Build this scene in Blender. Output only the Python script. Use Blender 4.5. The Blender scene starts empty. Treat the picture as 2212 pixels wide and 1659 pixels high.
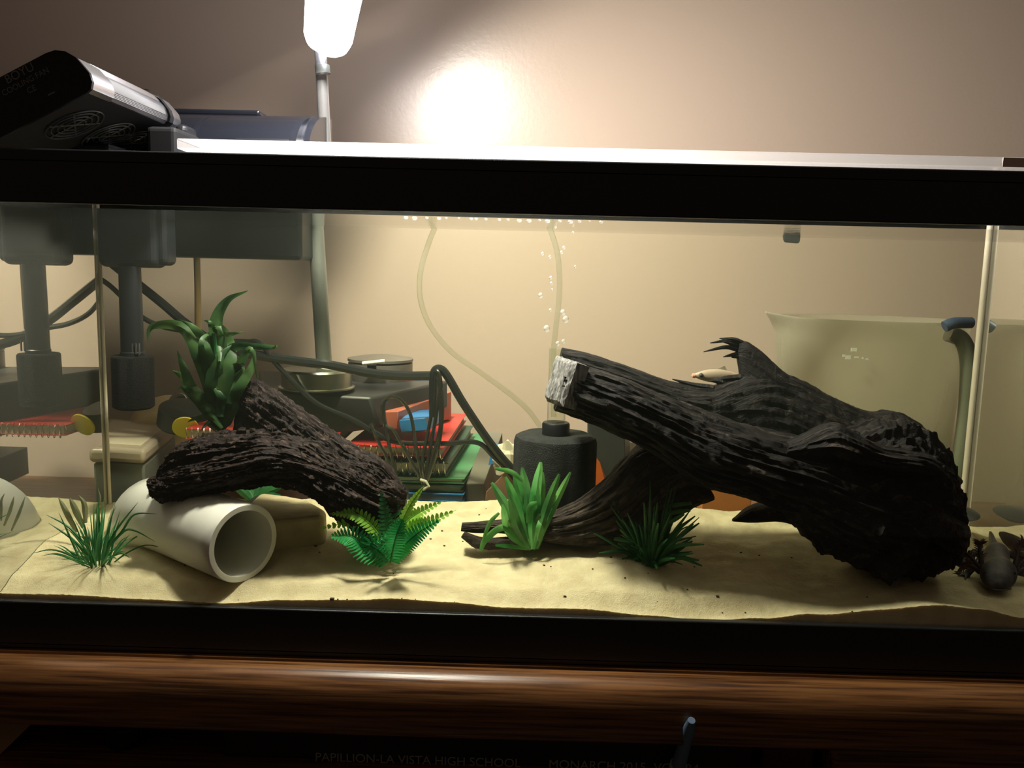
import bpy, math, random
from mathutils import Vector, Matrix, noise
R = math.radians
random.seed(7)
sc = bpy.context.scene
col = sc.collection
W, H, FPX = 2212.0, 1659.0, 1780.0
CZ = 0.4293                       # camera height above the cabinet top

# ------------------------------------------------------------ camera
_p, _y, _r = R(7.6), R(0.7), R(1.4)
FW = Vector((-math.sin(_y)*math.cos(_p), math.cos(_y)*math.cos(_p), -math.sin(_p)))
RT0 = Vector((math.cos(_y), math.sin(_y), 0)); UP0 = RT0.cross(FW)
RT = RT0*math.cos(_r) + UP0*math.sin(_r)
UP = -RT0*math.sin(_r) + UP0*math.cos(_r)
CAM = Vector((0, 0, CZ))
cd = bpy.data.cameras.new('camera'); cam = bpy.data.objects.new('camera', cd); col.objects.link(cam)
cd.sensor_width = 36; cd.lens = 36*FPX/W; cd.clip_start = 0.02; cd.clip_end = 30
m = Matrix((RT, UP, -FW)).transposed().to_4x4(); m.translation = CAM
cam.matrix_world = m
sc.camera = cam

# ------------------------------------------------------------ world, lights, exposure
w = bpy.data.worlds.new('world'); sc.world = w; w.use_nodes = True
w.node_tree.nodes['Background'].inputs[0].default_value = (1.0, 0.72, 0.5, 1)
w.node_tree.nodes['Background'].inputs[1].default_value = 0.045
LAMP_POS = Vector((-0.195, 0.962, 0.90))
la = bpy.data.lights.new('lamp_light', 'AREA'); la.shape = 'DISK'; la.size = 0.11; la.energy = 23.0; la.color = (1.0, 0.95, 0.88)
lo = bpy.data.objects.new('lamp_light', la); lo.location = LAMP_POS
lo.rotation_euler = Vector((0.48, 0.10, -1.0)).to_track_quat('-Z', 'Y').to_euler(); col.objects.link(lo)
lr = bpy.data.lights.new('room_light', 'AREA'); lr.shape = 'DISK'; lr.size = 0.5; lr.energy = 0.55; lr.color = (1.0, 0.62, 0.34)
lro = bpy.data.objects.new('room_light', lr); lro.location = (-0.7, -1.2, 2.1)
lro.rotation_euler = Vector((0.3, 1.0, -0.9)).to_track_quat('-Z', 'Y').to_euler(); col.objects.link(lro)
vs = sc.view_settings
vs.view_transform = 'Standard'; vs.look = 'None'; vs.gamma = 1; vs.use_curve_mapping = False; vs.exposure = 0.0
cy = sc.cycles
cy.use_denoising = True
cy.max_bounces = 10; cy.diffuse_bounces = 3; cy.glossy_bounces = 5; cy.transmission_bounces = 6
cy.transparent_max_bounces = 24; cy.volume_bounces = 0
cy.sample_clamp_indirect = 6.0
cy.use_adaptive_sampling = True; cy.adaptive_threshold = 0.02

# ------------------------------------------------------------ helpers
def P(px, py, Y):
    d = FW*FPX + RT*(px - W/2) - UP*(py - H/2)
    return CAM + d*(Y/d.y)

def lerp(a, b, t): return a + (b - a)*t

def interp(tab, x):
    if x <= tab[0][0]: return tab[0][1]
    for (x0, y0), (x1, y1) in zip(tab, tab[1:]):
        if x <= x1:
            t = (x - x0)/(x1 - x0); t = t*t*(3 - 2*t)
            return y0 + (y1 - y0)*t
    return tab[-1][1]

def hexc(h, k=1.0):
    h = h.lstrip('#'); o = []
    for i in (0, 2, 4):
        c = int(h[i:i+2], 16)/255
        o.append(k*(c/12.92 if c <= 0.04045 else ((c + 0.055)/1.055)**2.4))
    return (*o, 1)

MATS = {}
def mat(name, color, rough=0.6, metal=0.0, bump=0.0, bscale=60, var=0.0, vscale=20, spec=0.5, trans=0.0, coat=0.0,
        stretch=(1, 1, 1), color2=None, sub=0.0, detail=4, emit=None, estr=0.0):
    if name in MATS: return MATS[name]
    m = bpy.data.materials.new(name); m.use_nodes = True
    nt = m.node_tree; b = nt.nodes['Principled BSDF']
    if isinstance(color, str): color = hexc(color)
    if isinstance(color2, str): color2 = hexc(color2)
    b.inputs['Base Color'].default_value = color
    b.inputs['Roughness'].default_value = rough; b.inputs['Metallic'].default_value = metal
    b.inputs['Specular IOR Level'].default_value = spec
    b.inputs['Transmission Weight'].default_value = trans
    b.inputs['Coat Weight'].default_value = coat
    if sub:
        b.inputs['Subsurface Weight'].default_value = sub; b.inputs['Subsurface Radius'].default_value = (0.02, 0.015, 0.01)
        b.inputs['Subsurface Scale'].default_value = 0.3
    if emit:
        b.inputs['Emission Color'].default_value = emit; b.inputs['Emission Strength'].default_value = estr
    if bump or var or color2:
        tc = nt.nodes.new('ShaderNodeTexCoord'); mp = nt.nodes.new('ShaderNodeMapping')
        mp.inputs['Scale'].default_value = stretch
        nt.links.new(tc.outputs['Object'], mp.inputs['Vector'])
    if bump:
        n = nt.nodes.new('ShaderNodeTexNoise'); n.inputs['Scale'].default_value = bscale; n.inputs['Detail'].default_value = detail
        nt.links.new(mp.outputs[0], n.inputs['Vector'])
        bn = nt.nodes.new('ShaderNodeBump'); bn.inputs['Strength'].default_value = bump; bn.inputs['Distance'].default_value = 0.002
        nt.links.new(n.outputs['Fac'], bn.inputs['Height']); nt.links.new(bn.outputs[0], b.inputs['Normal'])
    if var or color2:
        n2 = nt.nodes.new('ShaderNodeTexNoise'); n2.inputs['Scale'].default_value = vscale; n2.inputs['Detail'].default_value = detail
        nt.links.new(mp.outputs[0], n2.inputs['Vector'])
        cr = nt.nodes.new('ShaderNodeValToRGB')
        c2 = color2 or tuple(max(0, c*(1 - var)) for c in color[:3]) + (1,)
        cr.color_ramp.elements[0].position = 0.35; cr.color_ramp.elements[1].position = 0.65
        cr.color_ramp.elements[0].color = c2; cr.color_ramp.elements[1].color = color
        nt.links.new(n2.outputs['Fac'], cr.inputs[0]); nt.links.new(cr.outputs[0], b.inputs['Base Color'])
    MATS[name] = m
    return m

def mesh(name, verts, faces, material=None, parent=None, smooth=True):
    me = bpy.data.meshes.new(name)
    me.from_pydata([tuple(v) for v in verts], [], faces); me.update()
    if smooth:
        me.polygons.foreach_set('use_smooth', [True]*len(me.polygons))
    o = bpy.data.objects.new(name, me); col.objects.link(o)
    if material:
        me.materials.append(material)
    if parent:
        o.parent = parent; o.matrix_parent_inverse = Matrix.Translation(-parent.location)
    return o

def tag(o, label=None, cat=None, group=None, kind=None):
    if label: o['label'] = label
    if cat: o['category'] = cat
    if group: o['group'] = group
    if kind: o['kind'] = kind
    return o

def thing(name, loc, label, cat, group=None):
    o = bpy.data.objects.new(name, None); o.location = loc; o.empty_display_size = 0.01; col.objects.link(o)
    return tag(o, label, cat, group)

class MB:
    def __init__(s): s.v = []; s.f = []
    def add(s, vs_, fs):
        k = len(s.v); s.v += [Vector(v) for v in vs_]; s.f += [tuple(i + k for i in f) for f in fs]; return s
    def box(s, a, b):
        (x0, y0, z0), (x1, y1, z1) = a, b
        return s.add([(x0,y0,z0),(x1,y0,z0),(x1,y1,z0),(x0,y1,z0),(x0,y0,z1),(x1,y0,z1),(x1,y1,z1),(x0,y1,z1)],
                     [(0,3,2,1),(4,5,6,7),(0,1,5,4),(1,2,6,5),(2,3,7,6),(3,0,4,7)])
    def hexa(s, c):   # 8 corners: bottom 4 ccw, top 4
        return s.add(c, [(0,3,2,1),(4,5,6,7),(0,1,5,4),(1,2,6,5),(2,3,7,6),(3,0,4,7)])
    def tube(s, pts, rad, seg=10, cap=True):
        pts = [Vector(p) for p in pts]; n = len(pts)
        if not hasattr(rad, '__len__'): rad = [rad]*n
        t0 = (pts[1] - pts[0]).normalized()
        a = t0.orthogonal().normalized(); vs_ = []; fs = []
        for i, p in enumerate(pts):
            t = (pts[min(i+1, n-1)] - pts[max(i-1, 0)]).normalized()
            a = (a - t*a.dot(t)).normalized(); b = t.cross(a)
            for k in range(seg):
                an = 2*math.pi*k/seg
                vs_.append(p + (a*math.cos(an) + b*math.sin(an))*rad[i])
        for i in range(n-1):
            for k in range(seg):
                k2 = (k+1) % seg
                fs.append((i*seg+k, i*seg+k2, (i+1)*seg+k2, (i+1)*seg+k))
        if cap:
            fs.append(tuple(range(seg-1, -1, -1))); fs.append(tuple((n-1)*seg+k for k in range(seg)))
        return s.add(vs_, fs)
    def lathe(s, prof, c, seg=40, axis=Vector((0,0,1)), fr=None, sx=1.0):
        c = Vector(c); axis = Vector(axis).normalized()
        q = Vector((0,0,1)).rotation_difference(axis); vs_ = []; fs = []
        n = len(prof)
        for (r, h) in prof:
            for k in range(seg):
                an = 2*math.pi*k/seg
                rr = r*(fr(an, h) if fr else 1)
                vs_.append(c + q @ Vector((math.cos(an)*rr*sx, math.sin(an)*rr, h)))
        for i in range(n-1):
            for k in range(seg):
                k2 = (k+1) % seg
                fs.append((i*seg+k, i*seg+k2, (i+1)*seg+k2, (i+1)*seg+k))
        if prof[0][0] > 1e-6: fs.append(tuple(range(seg-1, -1, -1)))
        if prof[-1][0] > 1e-6: fs.append(tuple((n-1)*seg+k for k in range(seg)))
        return s.add(vs_, fs)
    def out(s, name, material=None, parent=None, smooth=True, bevel=0, bseg=2):
        o = mesh(name, s.v, s.f, material, parent, smooth)
        if bevel:
            md = o.modifiers.new('bevel', 'BEVEL'); md.width = bevel; md.segments = bseg; md.limit_method = 'ANGLE'; md.angle_limit = R(35)
            md.harden_normals = False
        if smooth:
            try:
                me = o.data; me.set_sharp_from_angle(angle=R(40))
            except Exception: pass
        return o

def catmull(pts, sub=8):
    pts = [Vector(p) for p in pts]
    if len(pts) < 3: 
        return [pts[0].lerp(pts[1], i/sub) for i in range(sub+1)]
    q = [pts[0]*2 - pts[1]] + pts + [pts[-1]*2 - pts[-2]]; out = []
    for i in range(1, len(q)-2):
        p0, p1, p2, p3 = q[i-1:i+3]
        for k in range(sub):
            t = k/sub
            out.append(0.5*((2*p1) + (p2-p0)*t + (2*p0-5*p1+4*p2-p3)*t*t + (3*p1-p0-3*p2+p3)*t**3))
    out.append(pts[-1]); return out

def cable(name, pxs, r, material, parent=None, seg=8, sub=8, Y=None):
    pts = [P(*(p if len(p) == 3 else (*p, Y))) for p in pxs]
    return MB().tube(catmull(pts, sub), r, seg).out(name, material, parent)

def slab(name, FL, FRt, dv, th, material, parent=None, bevel=0.0015):
    """a flat box: top front-left and front-right corners, a vector to its back, its thickness downwards"""
    FL, FRt, dv = Vector(FL), Vector(FRt), Vector(dv); d = Vector((0, 0, -th))
    c = [FL+d, FRt+d, FRt+dv+d, FL+dv+d, FL, FRt, FRt+dv, FL+dv]
    return MB().hexa(c).out(name, material, parent, bevel=bevel)

def dup(o, loc_delta, parent=None):
    c = o.copy(); col.objects.link(c)
    c.location = o.location + Vector(loc_delta)
    return c

# ------------------------------------------------------------ materials
blackp = mat('black_plastic', (0.007, 0.008, 0.010, 1), 0.42, spec=.35)
blackg = mat('gloss_black_plastic', (0.008, 0.009, 0.013, 1), 0.22, spec=.4)
rimm = mat('black_rim_plastic', (0.011, 0.012, 0.014, 1), 0.38, bump=0.15, bscale=900)
silver = mat('brushed_silver', (0.75, 0.75, 0.77, 1), 0.28, metal=1.0)
chrome = mat('chrome', (0.8, 0.8, 0.8, 1), 0.12, metal=1.0)
spongem = mat('black_foam', (0.006, 0.006, 0.0065, 1), 0.95, bump=1.0, bscale=900, spec=0.15)
cablem = mat('black_cable', (0.02, 0.022, 0.024, 1), 0.25)
pvcm = mat('white_pvc', (0.86, 0.86, 0.78, 1), 0.38, var=0.12, vscale=14, sub=0.15)
seamm = mat('silicone', (0.62, 0.55, 0.42, 1), 0.5)

def wood_mat(name, cols, streak, rough, stretch, vsc=18, bump=1.0, uvlike=True, streak_pos=(0.6, 0.72)):
    m = bpy.data.materials.new(name); m.use_nodes = True; nt = m.node_tree; b = nt.nodes['Principled BSDF']
    at = nt.nodes.new('ShaderNodeAttribute'); at.attribute_name = 'grain'; at.attribute_type = 'GEOMETRY'
    mp = nt.nodes.new('ShaderNodeMapping'); mp.inputs['Scale'].default_value = stretch
    nt.links.new(at.outputs['Vector'], mp.inputs['Vector'])
    n = nt.nodes.new('ShaderNodeTexNoise'); n.inputs['Scale'].default_value = vsc; n.inputs['Detail'].default_value = 8; n.inputs['Roughness'].default_value = 0.65
    nt.links.new(mp.outputs[0], n.inputs['Vector'])
    cr = nt.nodes.new('ShaderNodeValToRGB'); e = cr.color_ramp.elements
    e[0].position = 0.3; e[0].color = cols[0]; e[1].position = streak_pos[0]; e[1].color = cols[1]
    x = e.new(streak_pos[1]); x.color = streak
    nt.links.new(n.outputs['Fac'], cr.inputs[0]); nt.links.new(cr.outputs[0], b.inputs['Base Color'])
    bn = nt.nodes.new('ShaderNodeBump'); bn.inputs['Strength'].default_value = bump; bn.inputs['Distance'].default_value = 0.004
    nt.links.new(n.outputs['Fac'], bn.inputs['Height']); nt.links.new(bn.outputs[0], b.inputs['Normal'])
    b.inputs['Roughness'].default_value = rough; b.inputs['Specular IOR Level'].default_value = 0.35
    MATS[name] = m; return m
logm = wood_mat('dark_driftwood', [(0.002, 0.0018, 0.0016, 1), (0.008, 0.006, 0.005, 1)], (0.075, 0.06, 0.05, 1), 0.6, (0.35, 3.2, 1), vsc=3.0, streak_pos=(0.56, 0.68))
legm = wood_mat('brown_driftwood', [(0.008, 0.006, 0.004, 1), (0.04, 0.027, 0.018, 1)], (0.16, 0.12, 0.08, 1), 0.6, (0.35, 3.2, 1), vsc=3.0, streak_pos=(0.54, 0.68))
barkm = wood_mat('bark_driftwood', [(0.003, 0.002, 0.002, 1), (0.018, 0.007, 0.005, 1)], (0.13, 0.085, 0.06, 1), 0.5, (1.2, 3.0, 1), vsc=5, streak_pos=(0.54, 0.68))
endm = mat('cut_wood_end', (0.30, 0.30, 0.28, 1), 0.8, bump=1.0, bscale=60, color2=(0.09, 0.085, 0.08, 1), vscale=60, stretch=(4, 4, 1))

def glass_mat(name, lo_, hi_, mirror, film=0.0, filmcol=(0.5, 0.52, 0.45, 1), grough=0.0, tint=(1, 1, 1, 1), bump=0.0):
    m = bpy.data.materials.new(name); m.use_nodes = True; nt = m.node_tree; nt.nodes.clear()
    out = nt.nodes.new('ShaderNodeOutputMaterial')
    tr = nt.nodes.new('ShaderNodeBsdfTransparent'); tr.inputs[0].default_value = tint
    gl = nt.nodes.new('ShaderNodeBsdfGlossy'); gl.inputs['Roughness'].default_value = grough
    gl.inputs['Color'].default_value = (0.9, 0.9, 0.9, 1)
    lw = nt.nodes.new('ShaderNodeLayerWeight'); lw.inputs['Blend'].default_value = 0.5
    mr = nt.nodes.new('ShaderNodeMapRange'); mr.inputs['From Min'].default_value = lo_; mr.inputs['From Max'].default_value = hi_
    mr.inputs['To Min'].default_value = 0.0; mr.inputs['To Max'].default_value = mirror
    nt.links.new(lw.outputs['Facing'], mr.inputs['Value'])
    mx = nt.nodes.new('ShaderNodeMixShader')
    nt.links.new(mr.outputs[0], mx.inputs[0]); nt.links.new(tr.outputs[0], mx.inputs[1]); nt.links.new(gl.outputs[0], mx.inputs[2])
    last = mx
    if film:
        df = nt.nodes.new('ShaderNodeBsdfDiffuse'); df.inputs[0].default_value = filmcol
        tl = nt.nodes.new('ShaderNodeBsdfTranslucent'); tl.inputs[0].default_value = filmcol
        ad = nt.nodes.new('ShaderNodeMixShader'); nt.links.new(df.outputs[0], ad.inputs[1]); nt.links.new(tl.outputs[0], ad.inputs[2])
        m2 = nt.nodes.new('ShaderNodeMixShader'); m2.inputs[0].default_value = film
        nt.links.new(mx.outputs[0], m2.inputs[1]); nt.links.new(ad.outputs[0], m2.inputs[2]); last = m2
    if bump:
        n = nt.nodes.new('ShaderNodeTexNoise'); n.inputs['Scale'].default_value = 30
        bn = nt.nodes.new('ShaderNodeBump'); bn.inputs['Strength'].default_value = bump; bn.inputs['Distance'].default_value = 0.002
        nt.links.new(n.outputs['Fac'], bn.inputs['Height']); nt.links.new(bn.outputs[0], gl.inputs['Normal'])
    nt.links.new(last.outputs[0], out.inputs['Surface'])
    MATS[name] = m; return m
frontg = glass_mat('clear_glass', 0.0, 1.0, 0.10)
backg = glass_mat('back_glass', 0.3, 1.0, 0.15, tint=(0.97, 0.98, 0.93, 1))
sideg = glass_mat('side_glass', 0.36, 0.46, 0.86, film=0.07)
surfg = glass_mat('water_surface', 0.75, 0.90, 0.95, grough=0.03, bump=0.25)
lidg = glass_mat('acrylic_lid', 0.5, 1.0, 0.30, film=0.28, filmcol=(0.95, 0.93, 0.93, 1), grough=0.08)
bubm = glass_mat('bubble_skin', 0.25, 0.85, 0.9, film=0.35, filmcol=(.95, .95, .9, 1))
tubem = glass_mat('clear_tube', 0.35, 0.95, 0.55, film=0.10, filmcol=(0.55, 0.6, 0.5, 1), grough=0.1, tint=(0.93, 0.95, 0.9, 1))

# ------------------------------------------------------------ room
WY = 1.62
wallm = mat('tan_wall_paint', (0.49, 0.385, 0.30, 1), 0.30, bump=0.12, bscale=120, spec=0.55)
tag(MB().box((-3, WY, -0.9), (3, WY+0.1, 1.9)).out('wall_back', wallm, smooth=False), kind='structure')
floorm = mat('dark_floor', (0.05, 0.035, 0.025, 1), 0.6, var=0.4)
tag(MB().box((-3, -2.5, -1.0), (3, WY, -0.9)).out('floor', floorm, smooth=False), kind='structure')

# ------------------------------------------------------------ cabinet
def oak():
    m = bpy.data.materials.new('stained_oak'); m.use_nodes = True; nt = m.node_tree; b = nt.nodes['Principled BSDF']
    tc = nt.nodes.new('ShaderNodeTexCoord'); mp = nt.nodes.new('ShaderNodeMapping'); mp.inputs['Scale'].default_value = (1.2, 40, 40)
    nt.links.new(tc.outputs['Object'], mp.inputs[0])
    n = nt.nodes.new('ShaderNodeTexNoise'); n.inputs['Scale'].default_value = 6; n.inputs['Detail'].default_value = 8
    nt.links.new(mp.outputs[0], n.inputs['Vector'])
    cr = nt.nodes.new('ShaderNodeValToRGB'); e = cr.color_ramp.elements
    e[0].position = 0.35; e[0].color = (0.055, 0.020, 0.007, 1); e[1].position = 0.62; e[1].color = (0.23, 0.10, 0.034, 1)
    nt.links.new(n.outputs['Fac'], cr.inputs[0]); nt.links.new(cr.outputs[0], b.inputs['Base Color'])
    bn = nt.nodes.new('ShaderNodeBump'); bn.inputs['Strength'].default_value = 0.3; bn.inputs['Distance'].default_value = 0.001
    nt.links.new(n.outputs['Fac'], bn.inputs['Height']); nt.links.new(bn.outputs[0], b.inputs['Normal'])
    b.inputs['Roughness'].default_value = 0.32
    return m
oakm = oak()
cab = thing('cabinet', (0, 1.2, -0.9), 'reddish brown wooden cabinet with rounded top edge under the aquarium', 'cabinet')
MB().box((-1.5, 0.862, -0.022), (1.5, WY-0.003, 0)).out('cabinet_top', oakm, cab, smooth=False)
# moulded front edge: profile in Y, Z
prof = [(0.862, -0.003), (0.858, -0.001), (0.850, -0.001), (0.840, -0.004), (0.832, -0.010), (0.827, -0.020), (0.825, -0.032), (0.825, -0.062), (0.828, -0.067), (0.862, -0.067)]
v = []; f = []
for x in (-1.5, 1.5):
    v += [(x, y, z) for y, z in prof]
n_ = len(prof)
for i in range(n_): f.append((i, (i+1) % n_, n_+(i+1) % n_, n_+i))
f += [tuple(range(n_-1, -1, -1)), tuple(range(n_, 2*n_))]
mesh('front_moulding', v, f, oakm, cab).data.set_sharp_from_angle(angle=R(50))
carc = mat('dark_cabinet_inside', (0.03, 0.012, 0.006, 1), 0.6)
for x in (-1.5, 1.46): MB().box((x, 0.865, -0.9), (x+0.04, WY-0.003, -0.022)).out('side_panel', oakm, cab, smooth=False)
MB().box((-1.46, 1.25, -0.9), (1.46, 1.27, -0.022)).out('back_panel', carc, cab, smooth=False)
MB().box((-1.46, 0.84, -0.145), (1.46, 1.25, -0.125)).out('shelf', oakm, cab, smooth=False)

# ------------------------------------------------------------ things in the cabinet opening
def text(name, s, size, loc, rot, material, parent, ext=0.0002):
    cu = bpy.data.curves.new(name, 'FONT'); cu.body = s; cu.size = size; cu.extrude = ext
    o = bpy.data.objects.new(name, cu); col.objects.link(o)
    bpy.context.view_layer.update()
    me = bpy.data.meshes.new_from_object(o.evaluated_get(bpy.context.evaluated_depsgraph_get()))
    bpy.data.objects.remove(o)
    t = bpy.data.objects.new(name, me); col.objects.link(t); me.materials.clear(); me.materials.append(material)
    M = Matrix.Translation(loc) @ rot.to_4x4()
    me.transform(M)
    if parent:
        t.parent = parent; t.matrix_parent_inverse = Matrix.Translation(-parent.location)
    return t
UPR = Matrix.Rotation(R(90), 3, 'X')        # text standing upright facing the camera
bookb = mat('black_book_cloth', (0.008, 0.009, 0.009, 1), 0.5)
bkz = P(900, 1600, 0.87).z
bk = thing('yearbook', (0.0, 0.87, -0.125), 'black school yearbook lying with its lettered spine outwards under the cabinet top', 'book')
xa, xb = P(480, 1640, 0.87).x, P(1625, 1640, 0.87).x
MB().box((xa, 0.87, -0.124), (xb, 1.09, -0.071)).out('cover', bookb, bk, bevel=0.003)
foil = mat('dull_foil', (0.28, 0.26, 0.24, 1), 0.5)
t1 = P(680, 1616, 0.869); t2 = P(1185, 1642, 0.869)
text('title_lettering', 'PAPILLION-LA VISTA HIGH SCHOOL', 0.0145, Vector((t1.x, 0.8692, t1.z-0.0155)), UPR, foil, bk)
text('volume_lettering', 'MONARCH 2015  VOL. 34', 0.0150, Vector((t2.x, 0.8692, t1.z-0.0155)), UPR, foil, bk)
redb = mat('dark_red_leather', (0.045, 0.010, 0.010, 1), 0.4)
o = MB().box((P(1645, 1640, .875).x, 0.875, -0.124), (P(1760, 1640, .875).x, 1.05, -0.073)).out('red_book', redb, bevel=0.004)
tag(o, 'dark red book end beside the black yearbook spine', 'book')
o = MB().box((P(1795, 1640, .86).x, 0.86, -0.124), (0.85, 1.02, -0.083)).out('wooden_box', oakm, bevel=0.008)
tag(o, 'low reddish brown wooden box right of the red book', 'box')
pen = thing('pen', P(1478, 1640, 0.80), 'blurry dark blue marker leaning in front of the yearbook with pale green end', 'pen')
a_, b_ = P(1463, 1662, 0.86), P(1494, 1556, 0.815)
a_ = b_ + (a_ - b_)*1.0
penm = mat('dark_teal_plastic', (0.10, 0.16, 0.24, 1), 0.5)
MB().tube([b_, b_.lerp(a_, .15), b_.lerp(a_, .95)], [0.004, 0.0065, 0.008], 14).out('pen_barrel', penm, pen)
MB().tube([b_.lerp(a_, .90), b_ + (a_-b_)*1.25], [0.0098, 0.0098], 14).out('pen_end', mat('pale_green_plastic', (0.30, 0.55, 0.42, 1), 0.4), pen)
# folder at far left
tanp = mat('tan_cardboard', (0.25, 0.15, 0.07, 1), 0.7)
q = [P(-150, 1560, .87), P(75, 1556, .87), P(-10, 1640, .86), P(-150, 1700, .86)]
v = q + [p + Vector((0, 0.12, 0)) for p in q]
o = mesh('cardboard_folder', v, [(0,3,2,1),(4,5,6,7),(0,1,5,4),(1,2,6,5),(2,3,7,6),(3,0,4,7)], tanp, smooth=False)
tag(o, 'tan cardboard folder corner slanting down left of the dark shelf', 'folder')
jar = thing('glass_jar', Vector((P(280, 1650, .90).x, .90, -0.125)), 'dark glass jar with two faint rim glints below the cabinet edge', 'jar')
jm = mat('dark_glass', (0.01, 0.011, 0.011, 1), 0.12)
MB().lathe([(0.0, 0), (0.024, 0), (0.026, 0.004), (0.026, 0.026), (0.019, 0.031), (0.019, 0.033)], jar.location, 32).out('jar_body', jm, jar)
MB().lathe([(0.021, 0.033), (0.022, 0.034), (0.022, 0.042), (0.020, 0.044), (0, 0.044)], jar.location, 32).out('jar_lid', mat('dark_metal', (0.12, 0.12, 0.12, 1), 0.3, metal=0.8), jar)

# ------------------------------------------------------------ aquarium shell
XL, XR, YF, YB = -0.5825, 0.6230, 0.879, 1.130
aq = thing('aquarium', (0.02, 1.0, 0), 'long rectangular glass aquarium with black plastic top and bottom rims', 'aquarium')
def frame(name, z0, z1, lip, xtra=0.0):
    b = MB(); x0, x1, y0, y1 = XL-0.012, XR+0.012, 0.868, YB+0.012
    t = 0.009
    b.box((x0, y0, z0), (x1, y0+t, z1)); b.box((x0, y1-t, z0), (x1, y1, z1))
    b.box((x0, y0, z0), (x0+t, y1, z1)); b.box((x1-t, y0, z0), (x1, y1, z1))
    for (a, c) in (((x0, y0, lip), (x1, y0+0.022, lip+0.004)), ((x0, y1-0.022, lip), (x1, y1, lip+0.004)),
                   ((x0, y0, lip), (x0+0.022, y1, lip+0.004)), ((x1-0.022, y0, lip), (x1, y1, lip+0.004))): b.box(a, c)
    return b.out(name, rimm, aq, smooth=False, bevel=0.0015)
frame('top_rim', 0.491, 0.546, 0.532); frame('bottom_rim', 0.0, 0.055, 0.004)
def pane(a, b, m_, lab=None):
    o = MB().box(a, b).out('glass_pane', m_, aq, smooth=False)
    if lab: o['label'] = lab
pane((XL-0.003, 0.877, 0.008), (XR+0.003, 0.8785, 0.531), frontg, 'clear front glass')
pane((XL-0.003, YB, 0.008), (XR+0.003, YB+0.001, 0.531), backg, 'back glass')
pane((XL-0.002, 0.879, 0.008), (XL, YB, 0.531), sideg, 'left side glass reflecting the inside')
pane((XR, 0.879, 0.008), (XR+0.002, YB, 0.531), sideg, 'right side glass reflecting the inside')
MB().box((XL, 0.879, 0.008), (XR, YB, 0.012)).out('bottom_pane', seamm, aq, smooth=False)
for x, r_ in ((XL+0.0025, .0024), (XR-0.004, .0038)):
    MB().tube([(x, YB-0.002, 0.05), (x, YB-0.002, 0.528)], r_, 10).out('silicone_seam', seamm, aq)

# lid
lid = thing('acrylic_lid', (0.1, 1.0, 0.5495), 'clear acrylic cover sheet glowing white on top of the black rim', 'lid')
lx0 = P(383, 305, 0.875).x
MB().box((lx0, 0.873, 0.5495), (XR+0.02, YB-0.04, 0.560)).out('sheet', lidg, lid, smooth=False, bevel=0.0012)
MB().box((P(2165, 350, .873).x, 0.8715, 0.5500), (XR+0.02, 0.8728, 0.5592)).out('tape_tab', mat('pale_tape', (0.62, 0.5, 0.45, 1), 0.5), lid, smooth=False)

# ------------------------------------------------------------ sand
crest = [(-90,1278),(0,1283),(150,1285),(300,1294),(480,1303),(620,1296),(760,1296),(850,1293),(960,1300),(1100,1313),(1250,1316),(1400,1330),(1520,1340),(1650,1335),(1760,1322),(1900,1312),(2030,1307),(2120,1316),(2212,1335),(2300,1340)]
FRONT = [(P(a, b, 0.879).x, P(a, b, 0.879).z) for a, b in crest]
backl = [(215,1088),(500,1075),(800,1078),(1000,1083),(1150,1080),(1300,1085),(1450,1092),(1600,1104),(1800,1118),(2100,1136),(2150,1138)]
BACK = [(P(a, b, YB).x, P(a, b, YB).z) for a, b in backl]
def gz(x, y, fine=True):
    t = min(max((y - 0.879)/(YB - 0.879), 0), 1)
    zf = interp(FRONT, x); zb = interp(BACK, x)
    base = lerp(interp(FRONT, x)*0.45 + 0.073*0.55, zb, t) if True else 0
    k = max(0, 1 - t*9); z = lerp(base, zf, k*k*(3 - 2*k))
    # mound at the left pane, dip around the right foot of the log
    z += 0.014*math.exp(-((x + 0.60)/0.07)**2 - ((y - 0.98)/0.06)**2)
    z += 0.008*math.exp(-((x - 0.10)/0.08)**2 - ((y - 0.96)/0.05)**2)
    z -= 0.010*math.exp(-((x - 0.37)/0.06)**2 - ((y - 0.93)/0.05)**2)
    e = min(1, t*6)
    z += e*0.0045*noise.noise(Vector((x*14, y*22, 1.7))) + e*0.0018*noise.noise(Vector((x*50, y*60, 4.2)))
    if fine: z += 0.0006*noise.noise(Vector((x*260, y*260, 9)))
    return z
def G(px, py):
    Y = 0.88
    while Y < YB:
        p = P(px, py, Y)
        if p.z <= gz(p.x, p.y, False): return p
        Y += 0.001
    return P(px, py, YB)
nx, ny = 640, 150
v = []; f = []
for j in range(ny):
    y = 0.8792 + (YB - 0.0004 - 0.8792)*j/(ny-1)
    for i in range(nx):
        x = XL + 0.0004 + (XR - XL - 0.0008)*i/(nx-1)
        v.append((x, y, gz(x, y)))
for j in range(ny-1):
    for i in range(nx-1):
        f.append((j*nx+i, j*nx+i+1, (j+1)*nx+i+1, (j+1)*nx+i))
k0 = len(v)
for i in range(nx): v.append((v[i][0], 0.8792, 0.0125))
for i in range(nx): v.append(v[i])
for i in range(nx-1): f.append((k0+i, k0+i+1, k0+nx+i+1, k0+nx+i))
sandm = mat('cream_sand', (0.66, 0.585, 0.37, 1), 0.9, bump=0.6, bscale=700, color2=(0.56, 0.48, 0.29, 1), vscale=45, spec=0.2, sub=.35)
sd = mesh('sand', v, f, sandm)
tag(sd, 'pale cream sand bed covering the aquarium bottom', 'sand', kind='stuff')

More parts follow.
